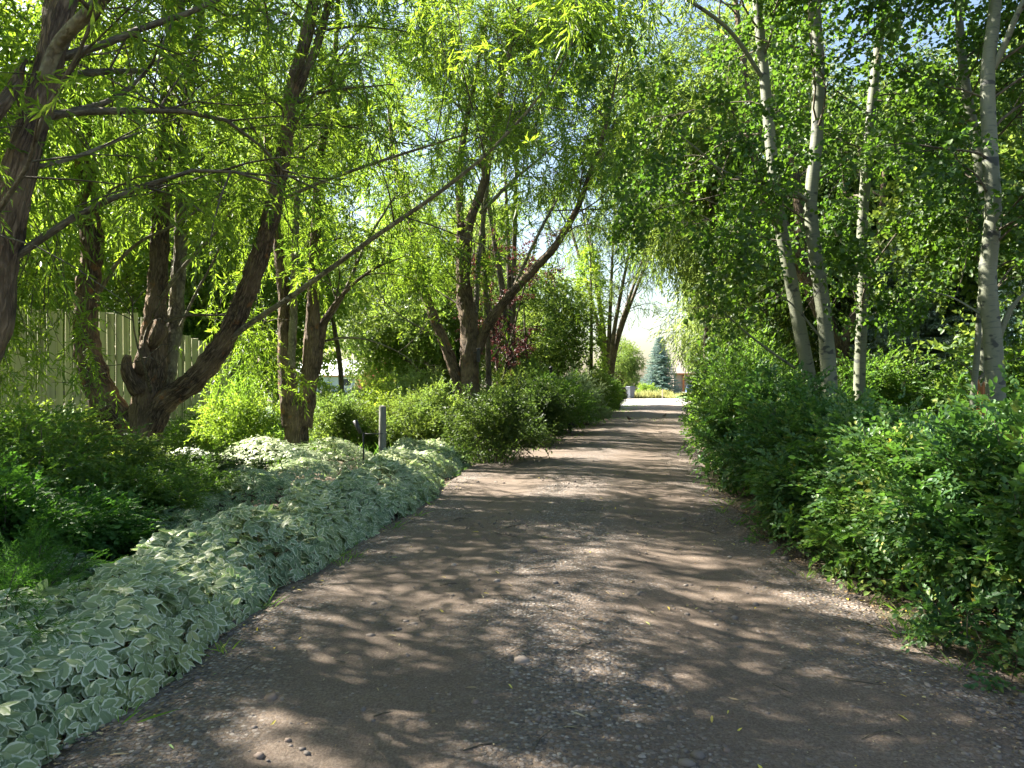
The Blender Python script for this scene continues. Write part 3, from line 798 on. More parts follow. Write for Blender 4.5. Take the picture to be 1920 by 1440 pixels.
# many-stemmed willow
Yb = 11.0
plant_tree('willow_tree', 'many-stemmed willow with a burred knobbly fork in front of the plank fence', P(268, 905, Yb) * [1, 1, 0], [
    (L([(268, 925, Yb), (268, 870, Yb), (272, 800, Yb), (280, 740, Yb), (272, 690, Yb), (268, 668, Yb)]), [.56, .44, .37, .33, .24, .16], 'trunk', 'bark'),
    (L([(262, 850, Yb), (235, 800, Yb), (192, 738, 10.9), (165, 660, 10.9), (163, 560, 10.9), (172, 460, 11), (160, 330, 11.1), (152, 180, 11.2), (160, 20, 11.3), (175, -250, 11.5)]),
     [.32, .31, .28, .25, .215, .205, .19, .17, .14, .06], 'stem', 'bark'),
    (L([(278, 780, Yb), (287, 700, Yb), (290, 620, 11.05), (295, 540, 11.1), (300, 440, 11.2), (306, 300, 11.3), (318, 140, 11.5), (335, -20, 11.7), (330, -260, 12)]),
     [.26, .27, .24, .19, .175, .16, .15, .13, .05], 'stem', 'bark'),
    (L([(300, 760, 11.2), (318, 680, 11.35), (328, 600, 11.5), (336, 500, 11.6), (342, 370, 11.7), (352, 200, 11.9), (372, 60, 12.0), (400, -150, 12.2)]),
     [.17, .165, .155, .14, .13, .11, .09, .04], 'stem', 'bark_pale'),
    (L([(285, 800, 10.95), (310, 752, 10.9), (365, 712, 10.8), (420, 640, 10.7), (462, 550, 10.6), (502, 430, 10.5), (530, 300, 10.5), (548, 170, 10.5), (575, 60, 10.6), (600, -60, 10.7), (640, -300, 11)]),
     [.24, .235, .215, .205, .195, .165, .145, .125, .11, .095, .04], 'stem', 'bark'),
    (L([(430, 636, 10.65), (470, 606, 10.5), (560, 546, 10.0), (700, 446, 9.3), (830, 356, 8.8), (940, 262, 8.4), (1040, 140, 8.2), (1110, 0, 8.1)]),
     [.066, .060, .052, .043, .035, .026, .015, .008], 'limb', 'bark_pale'),
    (L([(545, 190, 10.5), (585, 110, 10.6), (612, 20, 10.8), (640, -120, 11)]), [.09, .08, .07, .03], 'limb', 'bark'),
    (L([(530, 372, 10.5), (620, 335, 10.2), (720, 300, 9.8), (840, 262, 9.4), (930, 235, 9.2)]), [.04, .034, .028, .018, .008], 'limb', 'bark_pale'),
    (L([(180, 560, 10.9), (215, 500, 10.6), (260, 455, 10.4), (330, 420, 10.1), (420, 360, 9.8), (470, 318, 9.7)]), [.045, .038, .032, .028, .02, .012], 'limb', 'bark_pale'),
    (L([(302, 560, 11), (340, 505, 10.8), (400, 440, 10.6), (455, 370, 10.4)]), [.045, .04, .03, .012], 'limb', 'bark_pale'),
    (L([(338, 612, 11.3), (370, 545, 11.1), (400, 490, 11), (440, 400, 10.8)]), [.032, .028, .022, .01], 'limb', 'bark_pale'),
    (L([(262, 735, 10.8), (243, 705, 10.7), (237, 680, 10.68), (240, 668, 10.66)]), [.16, .13, .10, .07], 'burl', 'bark'),
    (L([(285, 650, 10.85), (296, 625, 10.82), (300, 600, 10.85)]), [.10, .15, .10], 'burl', 'bark'),
    (L([(262, 700, 10.8), (268, 672, 10.76), (272, 640, 10.85)]), [.11, .14, .08], 'burl', 'bark'),
], 'bark', M['willow'], SP_WIL, SP_WILBIG, 32, 3.2, 2.4, zmin=2.75, thin=.72, thin_front=.6, extra=strands_left, sides=52, rough=.16, t0=.36, uptop=1, hang=.6,
    reject=lambda p: (p[:, 2] < 3.4) & (p[:, 1] < 10.9) & (p[:, 0] / p[:, 1] > -.52) & (p[:, 0] / p[:, 1] < -.30))

# twin-trunk willow
Y3 = 14.0
plant_tree('willow_tree', 'twin-trunked brown willow rising from the sunlit groundcover', P(556, 866, Y3) * [1, 1, 0], [
    (L([(556, 880, Y3), (556, 835, Y3), (555, 790, Y3), (552, 760, Y3)]), [.40, .31, .28, .22], 'trunk', 'bark'),
    (L([(548, 800, Y3), (540, 730, Y3), (536, 650, Y3), (533, 560, Y3), (520, 450, 14.1), (505, 330, 14.3), (498, 150, 14.6), (490, -80, 15)]), [.25, .23, .20, .15, .12, .10, .08, .03], 'stem', 'bark'),
    (L([(545, 690, 13.9), (550, 600, 13.9), (552, 520, 13.9), (556, 400, 14), (566, 250, 14.1), (580, 60, 14.2)]), [.11, .10, .09, .08, .06, .03], 'stem', 'bark_pale'),
    (L([(568, 800, Y3), (578, 730, 14.05), (584, 640, 14.1), (588, 540, 14.2), (592, 430, 14.3), (600, 300, 14.5), (625, 130, 14.8), (640, -80, 15)]), [.24, .215, .19, .16, .13, .11, .08, .03], 'stem', 'bark'),
    (L([(590, 700, 14.2), (600, 640, 14.3), (610, 600, 14.3), (650, 545, 14.3), (700, 505, 14.2), (760, 480, 14)]), [.15, .13, .10, .05, .035, .012], 'limb', 'bark'),
    (L([(606, 612, 14.3), (640, 560, 14.5), (690, 450, 14.8), (745, 360, 15)]), [.06, .05, .04, .015], 'limb', 'bark_pale'),
    (L([(604, 640, 14.3), (650, 633, 14.2), (700, 640, 14.1), (760, 668, 14), (790, 700, 14)]), [.035, .03, .022, .014, .007], 'limb', 'bark_pale'),
], 'bark', M['willow'], SP_WIL, SP_WILBIG, 33, 3.4, 2.3, zmin=3.1, thin=.76, thin_front=.5, sides=30, rough=.12, t0=.35, uptop=1, hang=.6)

# big V willow
Y4 = 20.0
plant_tree('willow_tree', 'broad V-shaped willow with a low limb reaching over the driveway', P(876, 800, Y4) * [1, 1, 0], [
    (L([(878, 830, Y4), (880, 770, Y4), (880, 700, Y4), (880, 620, Y4), (872, 560, Y4), (868, 500, Y4), (864, 420, Y4)]), [.48, .37, .33, .32, .29, .24, .13], 'trunk', 'bark'),
    (L([(872, 770, Y4), (850, 690, Y4), (828, 630, 19.9), (800, 560, 19.8), (782, 490, 19.8), (768, 400, 19.8), (740, 300, 20), (720, 100, 20)]), [.20, .19, .175, .165, .14, .12, .09, .03], 'stem', 'bark'),
    (L([(890, 670, Y4), (912, 615, 19.9), (950, 560, 19.8), (1000, 506, 19.6), (1040, 462, 19.5), (1080, 395, 19.3), (1108, 320, 19.2), (1140, 220, 19), (1160, 120, 19)]), [.18, .175, .16, .145, .125, .105, .085, .06, .03], 'limb', 'bark'),
    (L([(960, 548, 19.8), (990, 480, 19.7), (1030, 400, 19.6), (1080, 320, 19.5), (1110, 270, 19.4)]), [.07, .06, .05, .035, .015], 'limb', 'bark_pale'),
    (L([(872, 500, Y4), (880, 420, 20), (905, 350, 20), (925, 250, 20), (950, 120, 20), (990, -60, 20)]), [.20, .17, .14, .11, .08, .03], 'stem', 'bark'),
    (L([(868, 480, 20.1), (862, 380, 20.2), (866, 280, 20.3), (890, 150, 20.5), (920, 0, 20.6)]), [.15, .13, .11, .08, .03], 'stem', 'bark'),
    (L([(892, 600, 20.2), (898, 480, 20.5), (910, 380, 20.7), (930, 200, 21), (960, 20, 21)]), [.10, .09, .08, .06, .03], 'stem', 'bark_pale'),
    (L([(900, 400, 20), (960, 340, 19.6), (1020, 290, 19.2), (1060, 250, 19)]), [.07, .055, .04, .015], 'limb', 'bark_pale'),
    (L([(838, 640, 19.9), (780, 610, 19.8), (730, 575, 19.7), (700, 530, 19.6)]), [.035, .028, .02, .01], 'limb', 'bark_pale'),
], 'bark', M['willow'], SP_WIL, SP_WILBIG, 34, 3.2, 3.2, zmin=4.3, thin=.8, thin_front=.4, sides=26, rough=.12, t0=.38, sc=(1.2, 1.7), uptop=1, hang=.6, tert=9)


def upright(px, Y, H, n, spread, seed, r0, tilt=0.0, base_py=None):
    """several stems fanning up from one base"""
    r = np.random.default_rng(seed); b = P(px, 714, Y) * [1, 1, 0]; out = []
    for k in range(n):
        a = r.uniform(0, 6.28) if n > 2 else (0 if k else math.pi)
        q = spread * r.uniform(.4, 1)
        e = b + [math.cos(a) * q + tilt * H, math.sin(a) * q, H * r.uniform(.85, 1.05)]
        out.append(([b + [0, 0, -.1], b + (e - b) * [.12, .12, .3], b + (e - b) * [.45, .45, .6], e], [r0, r0 * .75, r0 * .5, .02], 'trunk' if k == 0 else 'stem', 'bark_far'))
    return b, out


# further willows down the left side
for (nm, lab, px, Y, H, n, sp, sd_, zm, bm_, lm, dn, Ln) in [
    ('willow_tree', 'fan of thin grey willow stems left of the driveway mouth', 1140, 39, 12.5, 8, 3.4, 41, 5.0, 0, 'far_mid', 1.0, 2.6),
    ('willow_tree', 'leafy willow between the V-shaped willow and the thin-stemmed fan', 960, 29, 12, 5, 2.6, 42, 7.5, 0, 'willow', .9, 2.6)]:
    b, lb = upright(px, Y, H, n, sp, sd_, .17)
    plant_tree(nm, lab, b, lb, 'bark_far', M[lm], SP_FARW, SP_WILBIG, sd_, dn, Ln, zmin=zm, sides=10, rough=0, t0=.3, uptop=1, hang=.8, tert=8, sc=(.6, .95), dens_leaf=.6)

# ------------------------------------------------------------------ right row: aspens
AG = 'pale barked aspens on the right'
def aspen(label, pts, rad, seed, dens=3.2, Lb=1.8, limbs=(), zmin=2.2, rej=None):
    b = np.array(L(pts)[0]) * [1, 1, 0]
    plant_tree('aspen_tree', label, b, [([b + [0, 0, -.1]] + L(pts), [rad[0] * 1.15] + list(rad), 'trunk', 'aspen_bark')] + [(L(q), rr, 'limb', 'aspen_bark') for q, rr in limbs],
               'aspen_bark', M['aspen'], SP_ASP, SP_ASPBIG, seed, dens, Lb, AG, up=.15, droop=.04, thin=.78, zmin=zmin, hang=.35, sides=16, rough=.02, t0=.22, tert=8, uptop=1, sc=(.9, 1.3), reject=rej, r0=.02)


side = lambda p: (p[:, 0] / np.maximum(p[:, 1], .3) < np.where(p[:, 2] - 1.6 > .3 * p[:, 1], .07, .15)) | ((p[:, 0] / np.maximum(p[:, 1], .3) < .275) & (p[:, 2] - 1.6 < .17 * p[:, 1])) | (np.linalg.norm(p - EYE, axis=1) < 4.2)
aspen('aspen with a left-leaning kinked trunk, first of the close trio', [(1530, 880, 11), (1522, 740, 11), (1500, 620, 11), (1482, 520, 11), (1460, 400, 11), (1445, 270, 11.1), (1432, 130, 11.2), (1418, -20, 11.3), (1405, -300, 11.5)],
      [.15, .135, .13, .125, .12, .11, .10, .085, .03], 51, limbs=[([(1490, 690, 11), (1440, 655, 10.8), (1395, 620, 10.6), (1330, 560, 10.4)], [.03, .025, .02, .01]), ([(1432, 150, 11.2), (1370, 60, 10.8), (1290, 0, 10.4), (1180, -60, 10), (1080, -90, 9.6)], [.045, .04, .032, .022, .01]), ([(1455, 410, 11), (1390, 370, 10.6), (1330, 300, 10.2), (1270, 250, 9.9)], [.035, .03, .02, .01])], rej=side)
aspen('aspen with a straight smooth trunk, middle of the close trio', [(1560, 890, 10.6), (1556, 740, 10.6), (1546, 600, 10.6), (1528, 470, 10.6), (1520, 380, 10.6), (1532, 250, 10.6), (1534, 120, 10.7), (1526, -20, 10.8), (1520, -320, 11)],
      [.17, .15, .135, .13, .12, .115, .11, .10, .03], 52, limbs=[([(1520, 380, 10.6), (1460, 345, 10.3), (1390, 335, 10), (1330, 305, 9.8)], [.04, .03, .022, .01]), ([(1545, 640, 10.5), (1490, 575, 10.2), (1440, 540, 10)], [.02, .016, .008])], rej=side)
aspen('aspen leaning right at the top, right-hand one of the close trio', [(1610, 860, 12.6), (1612, 690, 12.6), (1618, 560, 12.6), (1616, 450, 12.6), (1624, 320, 12.6), (1634, 200, 12.7), (1650, 60, 12.8), (1664, -60, 12.9), (1700, -300, 13)],
      [.14, .125, .12, .115, .11, .105, .10, .09, .03], 53, limbs=[([(1620, 520, 12.6), (1570, 440, 12.4), (1540, 400, 12.2)], [.025, .02, .01])], rej=side)
aspen('thick scarred aspen trunk near the right edge of the view', [(1880, 900, 9), (1868, 760, 9), (1862, 640, 9), (1852, 520, 9), (1862, 400, 9), (1856, 280, 9), (1852, 140, 9.1), (1866, 0, 9.2), (1880, -300, 9.4)],
      [.165, .145, .135, .13, .122, .115, .105, .09, .03], 54, limbs=[([(1862, 130, 9.1), (1885, 80, 9), (1910, 20, 8.9), (1960, -80, 8.8)], [.055, .05, .045, .02]), ([(1870, 640, 9), (1895, 580, 8.9), (1930, 540, 8.8)], [.05, .04, .02]), ([(1856, 600, 9), (1790, 560, 9.2), (1740, 545, 9.4)], [.02, .016, .008])], rej=side)
aspen('slightly thinner aspen just behind the thick scarred one', [(1835, 880, 10.6), (1842, 700, 10.6), (1850, 540, 10.6), (1846, 400, 10.6), (1832, 280, 10.7), (1812, 170, 10.8), (1800, 60, 10.9), (1790, -200, 11)],
      [.11, .10, .10, .10, .095, .085, .075, .03], 55, rej=side)
aspen('slim smooth young aspen left of the thick scarred trunk', [(1822, 880, 9.6), (1824, 760, 9.6), (1832, 660, 9.6), (1838, 560, 9.6), (1842, 480, 9.7), (1830, 330, 9.9)],
      [.06, .055, .05, .045, .04, .015], 56, dens=1.6, Lb=1.2, rej=side)

# dark trunks of the willows behind the aspens
plant_tree('willow_tree', 'dark rough-barked willow leaning behind the aspen trio', P(1560, 714, 16.5) * [1, 1, 0], [
    (L([(1590, 800, 16.5), (1565, 660, 16.5), (1530, 560, 16.5), (1475, 440, 16.5), (1432, 360, 16.5), (1405, 270, 16.6), (1396, 150, 16.8), (1370, -80, 17)]), [.26, .22, .19, .17, .15, .12, .09, .03], 'trunk', 'bark'),
    (L([(1500, 500, 16.5), (1500, 420, 16.7), (1490, 320, 16.9), (1470, 150, 17)]), [.14, .12, .10, .04], 'limb', 'bark'),
    (L([(1575, 700, 16.4), (1590, 620, 16.6), (1640, 500, 17), (1660, 300, 17.4)]), [.14, .12, .10, .04], 'limb', 'bark')],
    'bark', M['far_mid'], SP_FARW, SP_WILBIG, 61, 2.0, 2.8, zmin=3.0, sides=14, rough=.08, t0=.3, uptop=1, tert=8, sc=(.55, .8), dens_leaf=.75, reject=lambda p: side(p))

print('custom trees done')

# ------------------------------------------------------------------ background trees
K_W1 = bg_tree_meshes(71, 11, 4.2, 1.2, 5600, SP_FARW, 1.0, 14)
K_W2 = bg_tree_meshes(72, 13, 4.6, 1.8, 5800, SP_FARW, .8, 16)
K_WT = bg_tree_meshes(75, 11, 4.4, 2.0, 3300, SP_FARW, .9, 12)
K_HI = bg_tree_meshes(76, 15, 4.6, 6.6, 6000, SP_FARW, .9, 12)
K_B1 = bg_tree_meshes(73, 10, 3.9, .9, 5600, SP_FAR, .2, 14)
K_B2 = bg_tree_meshes(74, 8, 3.2, .5, 4600, SP_FAR, .2, 12)
BL = 'trees beyond the left fence'; BR = 'trees filling the dark right side'; BF = 'small leafy trees behind the middle of the left beds'
def bgt(kind, lab, px, Y, s, mat, grp, rz, sz=None, name='background_tree'):
    p = P(px, 714, Y); return place_tree(kind, lab, p[0], p[1], s, M[mat], grp, name, rz, sz)


for row in [
    (K_HI, 'tall clear-trunked willow whose crown closes over the far driveway from the right', 1352, 36, 1.0, 'far_light', BR, 1.1),
    (K_HI, 'high crown above the far driveway, right of the thin-stemmed fan', 1330, 24, .95, 'far_mid', BR, 3.1),
    (K_WT, 'willow crown at the far left, added to shade the near driveway', 0, 7.6, 1.0, 'willow', BL, 2.1),  # added at the left edge for its shade on the near driveway
    (K_WT, 'willow left of the view, added to shade the near driveway', 0, 1.0, 1.1, 'willow', BL, 4.1),  # stands outside the view, put in to cast shade on the driveway
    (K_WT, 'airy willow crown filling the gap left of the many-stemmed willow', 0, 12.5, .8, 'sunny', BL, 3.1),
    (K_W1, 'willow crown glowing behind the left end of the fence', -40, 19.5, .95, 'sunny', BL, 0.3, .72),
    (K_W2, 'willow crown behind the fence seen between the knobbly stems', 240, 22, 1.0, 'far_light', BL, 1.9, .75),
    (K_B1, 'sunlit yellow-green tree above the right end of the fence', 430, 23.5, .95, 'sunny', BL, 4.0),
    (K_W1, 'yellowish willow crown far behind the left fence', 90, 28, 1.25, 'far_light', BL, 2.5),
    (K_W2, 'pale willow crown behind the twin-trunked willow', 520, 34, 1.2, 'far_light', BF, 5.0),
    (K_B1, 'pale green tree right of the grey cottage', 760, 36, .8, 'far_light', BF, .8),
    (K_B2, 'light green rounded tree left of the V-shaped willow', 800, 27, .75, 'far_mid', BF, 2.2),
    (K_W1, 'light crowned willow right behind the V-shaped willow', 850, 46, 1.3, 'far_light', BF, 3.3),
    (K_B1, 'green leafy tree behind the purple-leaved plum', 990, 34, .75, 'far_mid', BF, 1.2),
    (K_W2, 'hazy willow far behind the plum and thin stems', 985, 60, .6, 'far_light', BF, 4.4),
    (K_B2, 'small green tree far behind the wheeled bin', 1165, 98, .9, 'far_mid', BF, 2.0),
    (K_B2, 'pale tree beside the blue spruce in the far sun', 1330, 90, .9, 'sunny', BF, .5),
    (K_W1, 'weeping pale willow hanging at the right side of the driveway mouth', 1440, 33, 1.0, 'far_light', BR, .5),
    (K_W2, 'tall willow on the right behind the aspen trio', 1440, 24, .9, 'far_mid', BR, 2.8),
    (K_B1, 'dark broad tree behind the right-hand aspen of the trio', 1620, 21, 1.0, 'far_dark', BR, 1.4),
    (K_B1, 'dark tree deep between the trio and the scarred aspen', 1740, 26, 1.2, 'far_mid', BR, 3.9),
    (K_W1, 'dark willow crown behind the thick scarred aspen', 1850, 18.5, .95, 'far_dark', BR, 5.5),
    (K_B2, 'dark leafy tree cut by the right edge of the view', 2020, 13.5, 1.0, 'far_mid', BR, .2),
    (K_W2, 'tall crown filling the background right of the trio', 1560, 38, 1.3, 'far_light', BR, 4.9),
    (K_W2, 'big tree at the far right behind everything', 1860, 42, 1.6, 'far_mid', BR, 1.0),
]:
    o = bgt(*row)
    if row[2] == 0: o.location.x = {7.6: -9.2, 1.0: -8.6, 12.5: -15.0, 14.8: -12.5}[row[3]]

# purple plum
b, lb = upright(938, 23, 6.2, 4, 1.3, 81, .06)
plant_tree('plum_tree', 'purple-leaved plum tree behind the rounded green bushes', b, lb, 'bark_far', M['plum'], SP_FAR, SP_FAR, 81, 1.7, 1.3, zmin=1.7, sides=8, rough=0, t0=.25, hang=.1, sc=(.35, .6), tert=5)
for lab, px, Y, s in (('pinkish-red small bush beside the grey cottage', 706, 40, .32), ('reddish shrub at the foot of the thin-stemmed willow fan', 1150, 40, .22)):
    p = P(px, 714, Y); place_tree(K_B2, lab, p[0], p[1], s, M['plum_pink'] if px < 800 else M['plum'], None, 'red_shrub', 1.0, cat='shrub')
# thin bare trunks behind the V willow and by the cottage
for lab, px, Y, tx, rr in (('thin straight grey tree trunk just right of the V-shaped willow', 918, 21.5, 905, .085), ('slender leaning tree in front of the grey cottage', 640, 24, 596, .085)):
    b = P(px, 714, Y) * [1, 1, 0]
    plant_tree('slender_tree', lab, b, [([b + [0, 0, -.1]] + L([(px - 2, 690, Y), (px + (tx - px) * .5, 560, Y), (tx, 380, Y), (tx + 6, 150, Y), (tx + 4, -60, Y)]), [rr * 1.2, rr, rr * .85, rr * .7, rr * .5, .02], 'trunk', 'bark_far')],
               'bark_far', M['far_mid'], SP_FARW, SP_WILBIG, int(px), 2.4, 1.8, zmin=3.6, sides=9, rough=0, t0=.3, sc=(.5, .8), dens_leaf=.7)
# leafy green column
r = np.random.default_rng(90)
b = P(1107, 714, 35) * [1, 1, 0]
n = 1100; z = r.uniform(.6, 8.2, n); a = r.uniform(0, 6.28, n); q = (.62 + .12 * np.sin(z * 3)) * np.sqrt(r.uniform(.2, 1, n)) * np.clip((8.8 - z) / 2.5, .2, 1)
pos = np.stack([np.cos(a) * q, np.sin(a) * q, z], -1); d = np.stack([np.cos(a), np.sin(a), r.normal(0, .6, n)], -1)
root = thing('columnar_tree', 'narrow bright green leafy column left of the willow fan', 'tree', b)
o = put('crown', scatter(r, SP_SHRUB, pos, d, r.uniform(1.2, 2.0, n)).mesh('crown', M['sunny']), root); o['kind'] = 'stuff'
mb = MB(); tube(mb, [[0, 0, -.1], [.05, 0, 4], [0, 0, 8]], [.12, .08, .03], 8); put('trunk', mb.mesh('trunk', M['bark_far']), root)


# spruces ------------------------------------------------------------------
def spruce_meshes(seed, H, Rb):
    r = np.random.default_rng(seed); wood = MB(); tube(wood, [[0, 0, -.1], [0, 0, H * .5], [0, 0, H]], [.16, .09, .01], 8)
    pos, d, sc = [], [], []
    z = .35
    while z < H - .15:
        f = 1 - z / H; Lb = Rb * f ** .85 + .08; n = int(7 + 6 * f); a0 = r.uniform(0, 6)
        for k in range(n):
            a = a0 + k * 6.283 / n + r.normal(0, .15); z0_ = z; z = z0_ + r.normal(0, .09); l = Lb * r.uniform(.8, 1.12); u = np.array([math.cos(a), math.sin(a), 0])
            tip = u * l + [0, 0, z - l * .10]
            tube(wood, [[0, 0, z], u * l * .5 + [0, 0, z - l * .12], tip], [.025 * f + .006, .012, .004], 3, cap=False)
            m_ = max(2, int(l / .16))
            for j in range(m_):
                t = (j + .7) / m_; p = u * l * t + [0, 0, z - l * (.22 * t - .12 * t * t)]
                w = np.cross(u, [0, 0, 1])
                for sg in (-1, 1):
                    pos.append(p); d.append(u * .7 + w * sg * r.uniform(.5, 1.1) + [0, 0, r.uniform(-.45, .5)]); sc.append(.38 + .42 * (1 - t) * min(1, l))
            pos.append(tip - u * .15); d.append(u + [0, 0, .25]); sc.append(.45); z = z0_
        z += .15 + .12 * f
    return wood.mesh('trunk', M['bark_far']), scatter(r, SP_NEEDLE, pos, d, sc, .3).mesh('needles', M['spruce'])


K_S = spruce_meshes(95, 7.0, 2.3)
for lab, px, Y, s, sz in (('blue spruce standing in the sun beyond the end of the driveway', 1237, 82, 1.1, .98), ('dim blue spruce in deep shade behind the aspens', 1735, 16.5, 1.0, .9), ('small blue-grey spruce tucked behind the scarred aspen', 1905, 12.5, .55, .5)):
    p = P(px, 714, Y); root = thing('blue_spruce', lab, 'tree', (p[0], p[1], 0), 'blue spruces')
    put('trunk', K_S[0], root, sc=(s, s, sz)); o = put('crown', K_S[1], root, sc=(s, s, sz)); o['kind'] = 'stuff'

# ------------------------------------------------------------------ shrubs
def bush_meshes(seed, w, h, nst, nsp, sprays, ssc, side_=.35, arch=.5, rad=.010):
    r = np.random.default_rng(seed); wood = MB(); pos, d = [], []
    per = max(1, nsp // nst)
    for k in range(nst):
        a = r.uniform(0, 6.28); q = w * .5 * math.sqrt(r.uniform(.02, 1)); b = np.array([math.cos(a), math.sin(a), 0]) * q * .35
        hh = h * (1.05 - .45 * (q / (w * .5)) ** 2) * r.uniform(.75, 1.08)
        e = np.array([math.cos(a) * q, math.sin(a) * q, hh])
        mid = b + (e - b) * np.array([.35, .35, .62]) + r.normal(0, .05, 3)
        low = q > .32 * w
        if low and r.uniform() < .45: e[2] *= r.uniform(.25, .7); mid[2] = e[2] * .8
        pth = cr([b, mid, e], 5); tube(wood, pth, np.linspace(rad, .003, len(pth)), 4, cap=False)
        n = len(pth)
        for j in range(per):
            t = (r.uniform() ** .6) * (n - 1) * .98
            if t < .2 * n: t = r.uniform(.2, 1) * (n - 1) * .98
            i = int(t); p = pth[i] + (pth[i + 1] - pth[i]) * (t - i); T = unit(pth[i + 1] - pth[i])
            o = r.normal(0, 1, 3); o = unit(o + np.array([p[0], p[1], .3]) * .8)
            off = abs(r.normal(0, side_ * .5)) * min(w, h) * .5
            pos.append(p + o * off); d.append(unit(T * .4 + o + r.normal(0, .3, 3)))
    pos = np.array(pos); d = np.array(d); pos[:, 2] = np.maximum(pos[:, 2], .03)
    return wood.mesh('stems', M['twig']), scatter(r, sprays, pos, d, r.uniform(.8, 1.25, len(pos)) * ssc, .35).mesh('leaves', M['rose'])


K_R = [bush_meshes(101, 1.9, 1.35, 60, 3400, SP_ROSE, 1.45), bush_meshes(102, 2.0, 1.35, 60, 3400, SP_ROSE, 1.5)]
K_F = [bush_meshes(103, 2.4, 1.6, 46, 2400, SP_SHRUB, .8), bush_meshes(104, 2.3, 1.7, 46, 2400, SP_SHRUB, .85), ]
K_FERN = bush_meshes(105, 1.2, .62, 40, 900, SP_FERN, .62, .25, rad=.005)
K_SD = [bush_meshes(106, .75, .34, 9, 90, SP_ROSE, 1.2, .3, rad=.003), bush_meshes(107, .6, .40, 7, 70, SP_ROSE, 1.25, .3, rad=.003)]


def bush(kind, lab, x, y, s, sz, mat, grp=None, rz=0.0, name='shrub', cat='shrub'):
    root = thing(name, lab, cat, (x, y, float(gz(x, y))), grp, rz)
    o = put('stems', kind[0], root, sc=(s, s, sz)); o['kind'] = 'stuff'
    o = put('leaves', kind[1], root, sc=(s, s, sz), mat=M[mat]); o['kind'] = 'stuff'
    return root


HG = 'shrubs hedging the right side of the driveway'
hedge = [  # y, offset from the road edge, scale, z scale, kind, material, label
    (3.55, 1.05, .95, .92, K_R[0], 'rose', 'nearest hedge shrub, cut by the right edge of the view'),
    (4.5, .72, .9, .98, K_R[1], 'rose', 'hedge shrub with bare brown stems showing at its foot'),
    (5.6, .65, .92, .92, K_R[0], 'rose', 'bright pinnate-leaved shrub bulging toward the driveway'),
    (5.2, 2.2, 1.0, .92, K_R[1], 'rose', 'sunlit shrub below the thick scarred aspen'),
    (6.9, .75, .95, .9, K_R[1], 'rose', 'round hedge shrub in front of the right-hand trio aspen'),
    (7.1, 2.5, 1.1, .76, K_R[0], 'rose', 'hedge shrub below the slim young aspen'),
    (8.4, .75, 1.0, 1.0, K_R[0], 'rose', 'dark hedge shrub directly below the aspen trio'),
    (10.0, .75, 1.05, 1.15, K_R[1], 'rose', 'hedge shrub at the foot of the kinked aspen'),
    (9.3, 2.7, 1.1, .66, K_R[1], 'rose', 'shrub packed between the aspen trio and scarred aspen'),
    (12.0, .75, .95, 1.2, K_F[0], 'rose_far', 'dense green shrub just beyond the aspen trio'),
    (14.3, .9, 1.0, 1.35, K_F[1], 'rose_far', 'tall shrub where the hedge starts to rise'),
    (13.6, 3.3, 1.1, 1.2, K_F[0], 'rose_far', 'shaded shrub behind the aspen trio'),
    (17.0, 1.15, 1.1, 1.5, K_F[0], 'rose_far', 'tall dark shrub midway down the hedge'),
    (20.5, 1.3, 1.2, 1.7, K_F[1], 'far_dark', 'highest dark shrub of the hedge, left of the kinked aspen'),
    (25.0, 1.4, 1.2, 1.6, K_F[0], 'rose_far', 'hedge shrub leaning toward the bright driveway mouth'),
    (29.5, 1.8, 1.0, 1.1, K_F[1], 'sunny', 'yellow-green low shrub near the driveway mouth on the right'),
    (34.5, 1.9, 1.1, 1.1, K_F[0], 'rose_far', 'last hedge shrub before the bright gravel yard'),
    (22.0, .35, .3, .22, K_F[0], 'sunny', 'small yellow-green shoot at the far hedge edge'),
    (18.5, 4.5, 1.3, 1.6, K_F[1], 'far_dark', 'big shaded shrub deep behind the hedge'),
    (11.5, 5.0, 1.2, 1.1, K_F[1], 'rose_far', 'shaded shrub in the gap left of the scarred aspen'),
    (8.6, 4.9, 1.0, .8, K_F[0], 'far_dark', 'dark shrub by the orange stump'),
    (6.2, 3.9, 1.0, .8, K_R[0], 'rose', 'sunlit shrub at the right edge under the scarred aspen'),
]
for i, (y, off, s, sz, kd, mt, lab) in enumerate(hedge):
    bush(kd, lab, float(xr(y)) + off, y, s, sz, mt, HG, i * 1.37, 'hedge_shrub')
# low shoots on the litter at the hedge foot
for i, (px, py, s) in enumerate([(1440, 1015, .22), (1510, 1050, .26), (1640, 1095, .34), (1560, 1075, .20), (1720, 1130, .30), (1800, 1235, .26), (1900, 1270, .26), (1350, 930, .3)]):
    Y = 1.6 * FPX / (py - 714); p = P(px, py, Y)
    s *= 3.6
    bush(K_SD[i % 2], ['leafy seedling alone on the driveway edge', 'pale sprig at the foot of the bulging shrub', 'leafy shoot creeping from the hedge foot', 'small sprout between two hedge shoots', 'spreading shoot in the leaf litter', 'low sprig on the yellow leaf litter', 'dark low sprig in the lower right corner', 'small shoot at the shaded hedge edge'][i],
         p[0], p[1], s, s, 'rose', 'seedlings at the hedge foot', i * 2.1, 'seedling', 'plant')

